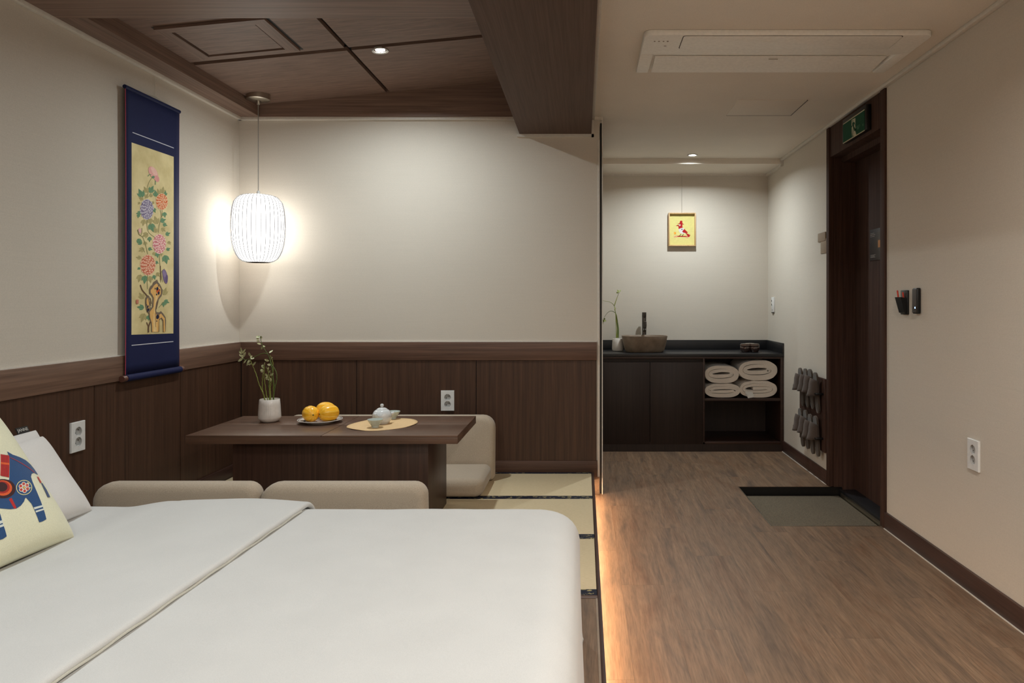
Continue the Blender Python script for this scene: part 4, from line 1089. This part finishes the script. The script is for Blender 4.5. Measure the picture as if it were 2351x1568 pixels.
for k in range(6):
    a = k * pi / 3 + 0.4; H.poly([(240 + 36 * cos(a) + 14 * cos(2 * pi * j / 12), 650 + 36 * sin(a) + 14 * sin(2 * pi * j / 12)) for j in range(12)], (196, 62, 54), 0.06)
ring(241, 650, 11, 11, (226, 180, 80), 10)
WH = (214, 220, 214)
H.poly([(333, 852), (420, 830), (427, 848), (340, 872)], WH); H.poly([(350, 886), (432, 863), (436, 878), (356, 903)], WH)
H.poly([(-20, 992), (17, 982), (22, 1008), (-15, 1022)], WH); H.poly([(-12, 1032), (26, 1020), (31, 1042), (-8, 1056)], WH)
H.poly([(100, 345), (160, 372), (230, 410), (300, 455), (350, 495), (345, 500), (295, 462), (225, 417), (155, 378), (100, 352)], (150, 50, 70))
H.poly([(372, 540), (386, 540), (418, 598), (402, 604)], RD); H.poly([(410, 600), (426, 606), (464, 670), (498, 750), (470, 752), (444, 685)], (48, 70, 112))
H.done('printed_horse', case)

# ================================================================== WASHSTAND
VY, VX0 = 5.942, XE + 0.018
t = thing('vanity_cabinet', 'dark wooden washstand cabinet with two doors and open towel shelves', 'cabinet', (0.9, 6.2, 0.0))
xd = 1.000
obj('plinth', MB().box(VX0, XR - 0.002, VY + 0.004, YH, 0.0, 0.062), 'vanity', t, world=True, smooth=False)
obj('side_panel', MB().box(1.639, XR - 0.001, VY, YH - 0.001, 0.0, 0.788, 0.001), 'vanity_x', t, world=True)
obj('partition', MB().box(0.992, 1.008, VY, YH - 0.001, 0.062, 0.779, 0.001), 'vanity_x', t, world=True)
obj('bottom_board', MB().box(VX0, 1.639, VY, YH - 0.001, 0.062, 0.081, 0.001), 'vanity_x', t, world=True)
obj('top_rail', MB().box(VX0, 1.639, VY + 0.002, YH - 0.001, 0.772, 0.789, 0.001), 'vanity_x', t, world=True)
obj('shelf', MB().box(1.008, 1.639, VY + 0.006, YH - 0.001, 0.421, 0.441, 0.001), 'vanity_x', t, world=True)
obj('back_board', MB().box(VX0, 1.639, YH - 0.02, YH - 0.001, 0.062, 0.779), 'vanity', t, world=True, smooth=False)
obj('grip_recess', MB().box(VX0, 0.992, VY + 0.03, VY + 0.045, 0.06, 0.776), 'vanity', t, world=True, smooth=False)
obj('door', MB().box(VX0, 0.5495, VY - 0.001, VY + 0.018, 0.064, 0.744, 0.0012), 'vanity', t, world=True)
obj('door', MB().box(0.5525, 0.990, VY - 0.001, VY + 0.018, 0.064, 0.744, 0.0012), 'vanity', t, world=True)
t = thing('countertop', 'black washstand worktop with an upstand along the wall', 'worktop', (0.9, 6.2, 0.79))
obj('slab', MB().box(VX0, XR - 0.001, VY - 0.004, YH - 0.0005, 0.790, 0.815, 0.0015), 'stone', t, world=True)
obj('upstand', MB().box(VX0, XR - 0.001, YH - 0.014, YH - 0.0005, 0.815, 0.902, 0.001).box(XR - 0.014, XR - 0.001, VY - 0.004, YH - 0.014, 0.815, 0.902, 0.001), 'stone', t, world=True)
# basin
CT_ = 0.8155
bc = ((0.335 + 0.715) / 2, 6.17)
t = thing('basin', 'oval taupe stoneware vessel basin on the black worktop', 'basin', (bc[0], bc[1], CT_))
m = MB(); n = 64
pr = [(0.0, 0.0, 0), (0.155, 0.0, 0.12), (0.160, 0.004, 0.125), (0.172, 0.022, 0.135), (0.186, 0.075, 0.15), (0.197, 0.135, 0.162), (0.197, 0.139, 0.162), (0.190, 0.139, 0.155), (0.186, 0.130, 0.150), (0.170, 0.06, 0.135), (0.14, 0.032, 0.105), (0.0, 0.026, 0)]
v, f = [], []
for a, z, b in pr:
    for k in range(n):
        th = 2 * pi * k / n; e = 2 / 2.5
        v.append((a * math.copysign(abs(cos(th)) ** e, cos(th)), b * math.copysign(abs(sin(th)) ** e, sin(th)), z))
for i in range(len(pr) - 1):
    for k in range(n):
        k2 = (k + 1) % n; f.append((i * n + k, i * n + k2, (i + 1) * n + k2, (i + 1) * n + k))
obj('bowl', MB().add(v, f), 'basin', t, sharp=50)
obj('drain', MB().lathe([(0.0, 0.029), (0.02, 0.029), (0.024, 0.027)], 24, cap=False), 'gun', t)
# faucet
fy = 6.385; fx = (1479 - CX) * fy / F
t = thing('faucet', 'tall gunmetal tap rising behind the taupe basin', 'tap', (fx, fy, CT_))
fh = HC + (CY - 717) * fy / F - CT_
obj('body', MB().lathe([(0.026, 0.0), (0.026, 0.006), (0.019, 0.008), (0.019, fh - 0.05), (0.0185, fh - 0.046), (0.0195, fh - 0.044), (0.0195, fh - 0.001), (0.018, fh)], 32), 'gun', t)
obj('spout', MB().tube([(0, 0, fh - 0.145), (-0.003, -0.06, fh - 0.150), (-0.006, -0.125, fh - 0.162)], [0.012, 0.012, 0.013], 14), 'gun', t)
obj('lever', MB().lathe([(0.0005, 0.0), (0.010, 0.002), (0.013, 0.03), (0.012, 0.06), (0.0005, 0.068)], 20, (0.008, -0.015, fh - 0.145)), 'gun', t)
# second potted plant
pyy = 6.27; pxx = (1418.5 - CX) * pyy / F
t = thing('potted_plant', 'sparse green stems in a white pot beside the basin', 'plant', (pxx, pyy, CT_))
obj('pot', MB().lathe([(0, 0.0), (0.042, 0.0), (0.048, 0.004), (0.0525, 0.02), (0.050, 0.07), (0.0465, 0.106), (0.045, 0.108), (0.0425, 0.106), (0.042, 0.085), (0, 0.085)], 48, cap=False), 'ceramic', t)
def vp(cx, cy, dy=0.0): return atY(1370 + cx / 8.253, 640 + cy / 8.253, pyy + dy)
for st, dk in (([(372, 1120), (370, 960), (360, 760), (358, 640)], 0), ([(392, 1120), (400, 900), (385, 750), (360, 650), (345, 570), (335, 505)], 1), ([(410, 1120), (412, 960), (395, 820), (375, 700), (355, 650), (310, 620), (255, 615), (200, 650), (150, 720), (110, 790)], 1), ([(385, 1120), (392, 950), (380, 850), (362, 700), (342, 560), (330, 510), (270, 450), (180, 425), (80, 415), (20, 418)], 0), ([(402, 1118), (405, 980), (390, 850), (370, 720)], 0), ([(335, 505), (370, 400), (400, 320), (420, 260)], 0)):
    pts = smooth_path([vp(x, y, 0.01 * (i % 3)) for i, (x, y) in enumerate(st)], 5); n = len(pts)
    obj('stem', MB().tube(pts, [0.0042 - 0.0028 * min(1, 1.2 * i / n) for i in range(n)], 6), 'stem_d' if dk else 'stem', t, world=True)
for x, y, dx, dyy in ((420, 260, 34, -60), (412, 260, -22, -60), (410, 262, -40, 10), (400, 275, -30, -30), (410, 270, 20, -10), (110, 790, -50, 30), (120, 770, 20, 60), (130, 800, 60, -10), (115, 800, -10, 90), (105, 850, -20, 120), (150, 740, -5, 50), (345, 570, 16, -24), (348, 600, -14, -20)):
    p0, p1 = vp(x, y), vp(x + dx, y + dyy, 0.02); m = MB(); leaf_mesh(m, p0, p1 - p0, (p1 - p0).length, 0.0065)
    obj('leaf', m, 'stem', t, world=True, fix=False)
# onggi-like lidded jars
def jar(label, px, y, r):
    t = thing('lidded_jar', label, 'jar', ((px - CX) * y / F, y, CT_), 0, 'glossy brown lidded jars')
    obj('body', MB().lathe([(0, 0.0), (r * 0.66, 0.0), (r * 0.70, 0.003), (r * 0.95, 0.022), (r, 0.036), (r * 0.93, 0.048), (r * 0.80, 0.053)], 36, cap=False), 'jar', t, sharp=60)
    obj('lid', MB().lathe([(r * 0.88, 0.053), (r * 0.99, 0.055), (r * 0.99, 0.060), (r * 0.85, 0.064), (r * 0.88, 0.067), (r * 0.86, 0.071), (r * 0.2, 0.073), (0.0005, 0.073)], 36, cap=False), flat((74, 52, 42), 0.12, 0, 0.6, 0.8), t, sharp=30)
jar('glossy brown lidded jar, left one of the trio on the worktop', 1711, 6.13, 0.046)
jar('glossy brown lidded jar, right one of the trio on the worktop', 1732.5, 6.12, 0.044)
jar('glossy brown lidded jar, standing behind between the other two', 1721.5, 6.225, 0.044)

# towels: each a flattened roll, seen end-on
def towel(label, x0, x1, z0, z1, turns, seed, yoff=0.0, tagged=False):
    rnd = random.Random(seed); cx, cz = (x0 + x1) / 2, (z0 + z1) / 2; W, Hh = (x1 - x0) / 2, (z1 - z0) / 2
    t = thing('folded_towel', label, 'towel', (cx, 6.18, z0), 0, 'white towels on the open shelf')
    th = 0.76 * Hh / (turns - 1); NS = int(turns * 36)
    path = []
    for k in range(NS + 1):
        a = 2 * pi * k / 36.0 + rnd.random() * 0.01; q = 1 - max(0, k - 34) / (NS - 34) * 0.72
        rz = Hh * q - th * 0.5; rx = W - (Hh - Hh * q) * 0.9 - th * 0.5
        e = 0.72
        path.append(Vector((rx * math.copysign(abs(cos(a + 2.6)) ** e, cos(a + 2.6)), rz * math.copysign(abs(sin(a + 2.6)) ** 0.9, sin(a + 2.6)))))
    L, Q = [], []
    for i, p in enumerate(path):
        d = path[min(i + 1, NS)] - path[max(i - 1, 0)]; d.normalize(); nn = Vector((-d.y, d.x)); hw = th * (0.38 + 0.05 * mnoise.noise(Vector((i * 0.13, seed, 0))))
        L.append(p + nn * hw); Q.append(p - nn * hw)
    m = MB(); ny = 12; ya, yb = VY + 0.028 + yoff, VY + 0.43
    def w3(p, y, i):
        nz = mnoise.noise(Vector((p.x * 22, p.y * 22 + seed, y * 12)))
        s = 1 + 0.03 * nz
        return (cx + p.x * s, y + (0.006 * mnoise.noise(Vector((p.x * 30, p.y * 30, seed))) if y < ya + 0.01 else 0), cz + p.y * s + 0.002 * nz)
    v, f = [], []; n = len(path)
    for j in range(ny + 1):
        y = ya + (yb - ya) * (j / ny) ** 1.5
        for i in range(n): v.append(w3(L[i], y, i))
        for i in range(n): v.append(w3(Q[i], y, i))
    S = 2 * n
    for j in range(ny):
        for i in range(n - 1):
            f.append((j * S + i, j * S + i + 1, (j + 1) * S + i + 1, (j + 1) * S + i)); f.append((j * S + n + i, (j + 1) * S + n + i, (j + 1) * S + n + i + 1, j * S + n + i + 1))
    for i in range(n - 1): f.append((i, n + i, n + i + 1, i + 1))
    for j in range(ny): f.append((j * S, (j + 1) * S, (j + 1) * S + n, j * S + n)); f.append((j * S + n - 1, j * S + 2 * n - 1, (j + 1) * S + 2 * n - 1, (j + 1) * S + n - 1))
    o = obj('terry_roll', m.add(v, f), 'towel', t, world=True, sharp=50)
    if tagged:
        obj('care_label', MB().add([(1.345, VY + 0.016, 0.498), (1.405, VY + 0.014, 0.500), (1.425, VY + 0.010, 0.452), (1.370, VY + 0.012, 0.4435)], [(0, 1, 2, 3)]).add([(1.345, VY + 0.0155, 0.470), (1.352, VY + 0.010, 0.482), (1.372, VY + 0.008, 0.470), (1.355, VY + 0.012, 0.460)], [(0, 1, 2, 3)]), flat((212, 210, 204), 0.6), t, world=True, fix=False)
towel('white towel roll, lower left on the open shelf', 1.010, 1.312, 0.4425, 0.566, 2.6, 3)
towel('white towel roll, upper left on the open shelf', 1.010, 1.302, 0.562, 0.718, 2.7, 5)
towel('white towel roll with a satin label, lower right on the open shelf', 1.300, 1.622, 0.4425, 0.590, 2.9, 7, 0.004, True)
towel('white towel roll, upper right on the open shelf', 1.292, 1.622, 0.585, 0.762, 2.7, 11)

# framed bird picture
fy = YH
def pf(px, py, y=YH - 0.034): return atY(px, py, y)
a, b = pf(1535, 488.5), pf(1597.5, 565)
t = thing('picture_frame', 'small pale wood frame with a red bird on yellow hanging on the far wall', 'picture', ((a.x + b.x) / 2, YH - 0.02, b.z))
x0, x1, z0, z1 = a.x, b.x, b.z, a.z; fw = 0.010; ya, yb = YH - 0.042, YH - 0.001
for nm, bx in (('frame_side', (x0, x0 + fw, ya, yb, z0, z1)), ('frame_side', (x1 - fw, x1, ya, yb, z0, z1)), ('frame_rail', (x0 + fw, x1 - fw, ya, yb, z1 - fw, z1)), ('frame_rail', (x0 + fw, x1 - fw, ya, yb, z0, z0 + fw))):
    obj(nm, MB().box(*bx, 0.001), 'pine', t, world=True)
ysh = YH - 0.012
sheet = obj('yellow_sheet', MB().box(x0 + fw, x1 - fw, ysh, ysh + 0.004, z0 + fw, z1 - fw), flat((206, 196, 122), 0.7), t, world=True, smooth=False)
obj('hanging_wire', MB().tube([((x0 + x1) / 2, YH - 0.012, z1 - 0.003), ((x0 + x1) / 2, YH - 0.004, 2.39)], 0.0010, 5), flat((150, 146, 138), 0.4), t, world=True)
def bp(cx, cy, lay): q = atY(1500 + cx / 11.2, 460 + cy / 11.2, ysh); return (q.x, ysh - 0.0004 - 0.0002 * lay, q.z)
B = Art(bp); RB_ = (164, 26, 30)
B.poly([(690, 525), (745, 522), (748, 590), (800, 622), (745, 618), (748, 690), (765, 705), (720, 712), (650, 738), (645, 690), (640, 660), (570, 658), (620, 632), (660, 622), (655, 605), (608, 590), (672, 590)], RB_)
B.poly([(650, 738), (720, 710), (760, 703), (795, 730), (815, 790), (830, 850), (740, 862), (690, 835), (655, 790)], (206, 202, 200))
B.poly([(740, 800), (795, 735), (885, 820), (880, 835), (850, 840), (950, 895), (935, 920), (890, 925), (825, 840), (770, 830)], RB_)
B.ell(678, 635, 24, 24, 0, (226, 218, 196)); B.ell(678, 634, 9, 13, 0, (36, 32, 30)); B.ell(735, 745, 15, 15, 0, (44, 46, 58))
B.line([(715, 865), (680, 905), (650, 922)], 14, (32, 30, 30)); B.line([(775, 865), (750, 905), (720, 922)], 14, (32, 30, 30)); B.line([(650, 920), (690, 915)], 12, (32, 30, 30))
B.poly([(575, 912), (930, 918), (930, 942), (575, 935)], RB_)
for x in (550, 600): B.ell(x, 935, 22, 22, 0, (214, 150, 120))
B.ell(870, 950, 34, 18, 0, (216, 160, 128)); B.poly([(530, 818), (582, 818), (582, 870), (532, 872)], (226, 140, 42))
B.line([(542, 860), (545, 835), (560, 850), (572, 832)], 5, (240, 190, 90))
B.done('printed_bird', sheet)

# ================================================================== RIGHT WALL ITEMS
# doormat
o = obj('doormat', MB().box(WX0 + 0.010, WX1 - 0.012, WY0 + 0.010, WY1 - 0.012, -0.0715, -0.058, 0.004), 'matgrey'); tag(o, 'grey textured doormat sunk in the entry well by the door', 'doormat')
# exit sign
EX = 1.632
ye0, ye1 = F * EX / (1988 - CX), F * EX / (1934 - CX)
zt_, zb_ = 2.392, 2.243
t = thing('exit_sign', 'green emergency exit sign with a running figure above the door', 'sign', (EX, (ye0 + ye1) / 2, zb_))
obj('housing', MB().box(EX + 0.001, 1.664, ye0, ye1 , zb_, zt_, 0.002), 'black', t, world=True)
def ep(cx, cy, lay): q = atX(1925 + cx / 15.68, 240 + cy / 15.68, EX); return (EX - 0.0003 * lay, q.y, q.z)
E = Art(ep); WT = (196, 190, 160); EG = (26, 74, 52)
E.poly([(160, 700), (945, 160), (945, 945), (165, 1420)], EG)
E.poly([(165, 700), (940, 165), (940, 200), (165, 735)], WT); E.poly([(165, 1385), (945, 910), (945, 945), (165, 1420)], WT)
E.poly([(480, 555), (612, 478), (612, 690), (605, 740), (620, 880), (610, 960), (650, 1092), (500, 1172), (482, 1000), (480, 850), (472, 740)], WT)
E.ell(522, 592, 16, 26, 0, EG)
E.poly([(500, 660), (520, 630), (585, 635), (605, 720), (590, 725), (565, 690), (572, 800), (600, 955), (632, 895), (628, 935), (575, 960), (552, 850), (530, 1000), (530, 1110), (550, 1150), (508, 1160), (512, 1000), (532, 820), (515, 760), (490, 830), (470, 800), (498, 740)], EG)
E.poly([(865, 705), (905, 675), (900, 770), (868, 790)], (70, 112, 84))
E.done('pictogram', t)
ctr = ep(715, 800, 6); ctr2 = ep(720, 868, 6)
for body_, sz, c in (('비상구', 0.020, ctr), ('EXIT', 0.014, ctr2)):
    l = t.matrix_basis.inverted() @ Vector(c)
    text_mesh(body_, sz, 'sign_lettering', flat((92, 140, 104), 0.6), t, Matrix(((0, 0, -1, l.x), (-1, 0, 0, l.y), (0, 1, 0, l.z), (0, 0, 0, 1))))
# door notice
NX = 1.829
y1n, y0n = F * NX / (1997 - CX), 4.19
t = thing('door_notice', 'dark grey notice card with an orange patch on the entrance door', 'notice', (NX, (y0n + y1n) / 2, 1.5))
card = obj('card', MB().box(NX - 0.001, NX + 0.0025, y0n, y1n, 1.508, 1.705, 0.0005), flat((74, 68, 66), 0.35), t, world=True)
obj('orange_patch', MB().box(NX - 0.0016, NX - 0.0008, 4.30, 4.435, 1.585, 1.630), flat((196, 132, 70), 0.5), card, world=True, smooth=False)
m = MB()
for z, l in ((1.678, 0.055), (1.668, 0.07), (1.658, 0.06), (1.541, 0.075), (1.534, 0.06), (1.527, 0.07)): m.box(NX - 0.0016, NX - 0.0008, y1n - 0.015 - l, y1n - 0.015, z, z + 0.0035)
obj('print_lines', m, flat((150, 144, 138), 0.5), card, world=True, smooth=False)
# pen holder and wireless unit
b0 = atX(2070, 722, XR); 
yn, yf = F * XR / (2087.5 - CX), F * (XR - 0.012) / (2069 - CX)
t = thing('pen_holder', 'black wall pocket holding two red pens on the right wall', 'pen holder', (XR, (yn + yf) / 2, 1.18))
zt2, zb2 = HC + (CY - 666) * yn / F, HC + (CY - 722.5) * yn / F
obj('back_plate', MB().box(XR - 0.012, XR - 0.0005, yn, yf + 0.01, zb2, zt2, 0.003), 'black', t, world=True)
zp = zb2 + (zt2 - zb2) * 0.68
m = MB(); v = [(XR - 0.010, yn + 0.006, zb2 + 0.006), (XR - 0.010, yf + 0.004, zb2 + 0.006), (XR - 0.022, yf + 0.004, zb2 + 0.010), (XR - 0.022, yn + 0.006, zb2 + 0.010), (XR - 0.010, yn + 0.004, zp), (XR - 0.010, yf + 0.008, zp), (XR - 0.042, yf + 0.008, zp + 0.004), (XR - 0.042, yn + 0.004, zp + 0.004)]
m.add(v, [(0, 1, 2, 3), (0, 4, 5, 1), (1, 5, 6, 2), (2, 6, 7, 3), (3, 7, 4, 0)])
po = obj('pocket', m, 'black', t, world=True, smooth=False); po.modifiers.new('thick', 'SOLIDIFY').thickness = 0.002
for lb, yy, xx, hh in (('red pen standing at the left in the black wall pocket', yf - 0.006, XR - 0.034, 0.040), ('red pen standing at the right in the black wall pocket', yn + 0.024, XR - 0.022, 0.030)):
    o = obj('pen', MB().tube([(xx + 0.012, yy, zp - 0.06), (xx, yy, zp + hh - 0.004), (xx - 0.0008, yy, zp + hh)], [0.0040, 0.0040, 0.0030], 10), flat((206, 52, 28), 0.35)); tag(o, lb, 'pen', 'red pens in the wall pocket')
yn, yf = F * XR / (2115 - CX), F * (XR - 0.022) / (2094 - CX)
zt2, zb2 = HC + (CY - 661) * yn / F, HC + (CY - 720.5) * yn / F
t = thing('card_reader', 'slim black wall unit with a blue light on the right wall', 'wall unit', (XR, (yn + yf) / 2, 1.18))
obj('case', MB().box(XR - 0.022, XR - 0.0005, yn, yf, zb2, zt2, 0.006, 3), 'black', t, world=True)
obj('front_cover', MB().box(XR - 0.0235, XR - 0.021, yn + 0.004, yf - 0.003, zb2 + 0.006, zt2 - 0.006, 0.001), flat((72, 66, 62), 0.6), t, world=True)
obj('status_light', MB().box(XR - 0.0245, XR - 0.0232, yn + 0.012, yn + 0.018, zb2 + 0.026, zb2 + 0.034, 0.0005), 'blue_led', t, world=True)
# beige plate by the door frame
yn, yf = F * XR / (1900.5 - CX), F * XR / (1880 - CX)
z0, z1 = HC + (CY - 581) * 4.92 / F, HC + (CY - 532) * 4.92 / F
o = obj('wall_hook', MB().box(XR - 0.005, XR - 0.0005, yn + 0.004, yn + 0.135, z0, z0 + 0.1, 0.002).box(XR - 0.008, XR - 0.0005, yn + 0.03, yf + 0.002, z0 + 0.085, z1, 0.0035, 3), flat((150, 132, 112), 0.9)); tag(o, 'small beige-brown hook plate on the wall beside the door frame', 'hook')
# slipper rack with slippers
ry0, ry1 = 4.885, 5.455
t = thing('slipper_rack', 'dark brown wall board with two black bars holding slippers', 'rack', (XR, 5.17, 0.213))
obj('board', MB().box(XR - 0.018, XR - 0.0005, ry0, ry1, 0.213, 0.717, 0.002).box(XR - 0.022, XR - 0.018, ry0 + 0.045, ry0 + 0.05, 0.213, 0.717), 'door', t, world=True)
for z in (0.612, 0.305):
    bar = obj('bar', MB().tube([(XR - 0.068, ry0 + 0.03, z), (XR - 0.068, 5.42, z)], 0.0075, 12), 'black', t, world=True)
    obj('bar_knob', MB().lathe([(0.0005, -0.010), (0.008, -0.008), (0.011, 0.0), (0.008, 0.008), (0.0005, 0.010)], 14, (XR - 0.068, 5.425, z)), 'black', bar, world=True)
    for yy in (ry0 + 0.035, 5.40): obj('bracket', MB().box(XR - 0.072, XR - 0.017, yy - 0.008, yy + 0.008, z - 0.007, z + 0.007, 0.003), 'black', bar, world=True)
def make_slipper(label, loc):
    t = thing('slipper', label, 'slipper', loc, 0, 'taupe slippers on the wall rack')
    L = 0.285
    def hw(u):
        if u < 0.12: return 0.034 * sqrt(max(0, 1 - ((0.12 - u) / 0.12) ** 2))
        if u > 0.86: return 0.043 * sqrt(max(0, 1 - ((u - 0.86) / 0.14) ** 2))
        q = (u - 0.12) / 0.74; return 0.034 + 0.009 * q - 0.006 * sin(pi * q) * (1 - q)
    us = [0.0, 0.01, 0.03, 0.06, 0.12] + [0.12 + 0.74 * k / 10 for k in range(1, 11)] + [0.9, 0.94, 0.97, 0.99, 1.0]
    out = [(hw(u), u * L) for u in us] + [(-hw(u), u * L) for u in us[-2:0:-1]]
    obj('sole', MB().prism(out, lambda p: (0.0, p[0], p[1]), lambda p: (-0.013, p[0] * 0.96, p[1])), 'sole', t)
    def vf(off):
        def fn(u, v):
            th = -pi / 2 + pi * u; z = 0.128 + 0.100 * v; h = 0.068 - 0.036 * v; w_ = 0.047 - 0.004 * v
            return (-0.006 - (h + off) * max(0, cos(th)) ** 0.75, (w_ + off) * sin(th), z + 0.018 * sin(pi * u) * (1 if v > 0.5 else -0.2))
        return fn
    o = obj('toe_cover', MB().grid(vf(0.0), 18, 6), 'slipper', t, fix=False, sharp=80)
    sm = o.modifiers.new('thick', 'SOLIDIFY'); sm.thickness = 0.005
    return t
names = ['leftmost', 'second from the left', 'third from the left', 'rightmost']
first = None
for row, (zz, rn) in enumerate(((0.478, 'upper'), (0.170, 'lower'))):
    for i, yy in enumerate((5.315, 5.200, 5.085, 4.975)):
        lab = 'taupe open-toed slipper hanging on the %s bar of the rack, %s' % (rn, names[i])
        tilt = Matrix.Translation((XR - 0.026, yy, zz + 0.006 * ((i * 7 + row) % 3 - 1))) @ Matrix.Rotation(R(-3 + 2 * (i % 2)), 4, 'X') @ Matrix.Rotation(R(-4), 4, 'Y')
        if first is None: first = make_slipper(lab, (0, 0, 0)); first.matrix_basis = tilt
        else: dup(first, label=lab, mat=tilt)

# ================================================================== AIR CONDITIONER
ax0, ax1, ay0, ay1, AZ = 0.268, 1.540, 3.136, 3.660, 2.420
t = thing('air_conditioner', 'long white cassette air conditioner set in the hall ceiling', 'air conditioner', (0.9, 3.4, AZ))
ym_ = 3.385
m = MB()
def Tac(a, b, c): return ((ax0 + ax1) / 2 + a, (ay0 + ym_) / 2 + b, (AZ + ZC) / 2 + c)
m.slab(ax1 - ax0, ym_ - ay0, ZC - AZ, [0.035, 0.035, 0.001, 0.001], 0.006, Tac, seg=3)
for xa, xb_ in ((ax0, 0.33), (1.478, ax1)):
    pts = [(xa, ym_), (xb_, ym_), (xb_ , ay1 - 0.02), (xb_ + (0.03 if xa > 1 else -0.03) * 0, ay1), (xa, ay1)]
    m.box(xa, xb_, ym_ - 0.004, ay1, AZ, ZC, 0.006)
panel = obj('panel', m, 'ac', t, world=True)
# concave outlet with its louver
def trough(u, v):
    x = 0.33 + (1.478 - 0.33) * u; prof = [(ym_, AZ + 0.002), (ym_ + 0.02, AZ + 0.006), (ym_ + 0.05, AZ + 0.017), (ym_ + 0.09, AZ + 0.021), (ay1 - 0.06, AZ + 0.021), (ay1, AZ + 0.0205)]
    i = min(4, int(v * 5)); q = v * 5 - i; a, b = prof[i], prof[i + 1]
    return (x, a[0] + (b[0] - a[0]) * q, a[1] + (b[1] - a[1]) * q)
obj('outlet_trough', MB().grid(trough, 4, 20), 'ac', t, world=True, fix=False, sharp=70)
m = MB(); lp = []
for k in range(9):
    q = k / 8.0; lp.append((ym_ + 0.065 + 0.20 * q, AZ + 0.012 - 0.012 * sin(pi * 0.5 * q)))
n = len(lp); v = [(x, y, z) for x in (0.345, 1.462) for y, z in lp]; v += [(x, y + 0.001, z + 0.005) for x in (0.345, 1.462) for y, z in lp]
f = []
for k in range(n - 1): f += [(k, k + 1, n + k + 1, n + k), (2 * n + k, 3 * n + k, 3 * n + k + 1, 2 * n + k + 1)]
f += [(0, n, 3 * n, 2 * n), (n - 1, 3 * n - 1, 4 * n - 1, 2 * n - 1)]
f += [tuple(range(n)) + tuple(range(3 * n - 1, 2 * n - 1, -1)), tuple(range(n, 2 * n)) + tuple(range(4 * n - 1, 3 * n - 1, -1))]
obj('louver', m.add(v, f), 'ac', t, world=True)
def Tfl(a, b, c): return (0.925 + a, 3.2265 + b, AZ - 0.0012 + c)
fl = obj('intake_flap', MB().slab(0.966, 0.160, 0.004, 0.014, 0.001, Tfl, seg=2), 'ac', t, world=True)
obj('flap_gap', MB().slab(0.973, 0.167, 0.001, 0.016, 0.0003, lambda a, b, c: (0.925 + a, 3.2265 + b, AZ - 0.0002 + c), seg=1), flat((70, 62, 54), 0.8), fl, world=True)
m = MB()
for px, py, a, b in ((1503, 95, 0.0055, 0.008), (1513, 95, 0.006, 0.008), (1523.5, 95, 0.005, 0.008), (1533, 95, 0.006, 0.010), (1527, 105.5, 0.0085, 0.006)):
    q = atZ(px, py, AZ - 0.0004); m.add([(q.x + a * 0.8 * cos(2 * pi * k / 12), q.y + b * 0.8 * sin(2 * pi * k / 12), AZ - 0.0006) for k in range(12)], [tuple(range(12))])
obj('control_icon', m, flat((150, 136, 122), 0.6), t, world=True, fix=False, smooth=False)
q = atZ(1775, 139, AZ); obj('air_slot', MB().box(q.x - 0.022, q.x + 0.022, q.y - 0.003, q.y, AZ + 0.004, AZ + 0.008), flat((176, 168, 156), 0.7), t, world=True, smooth=False)
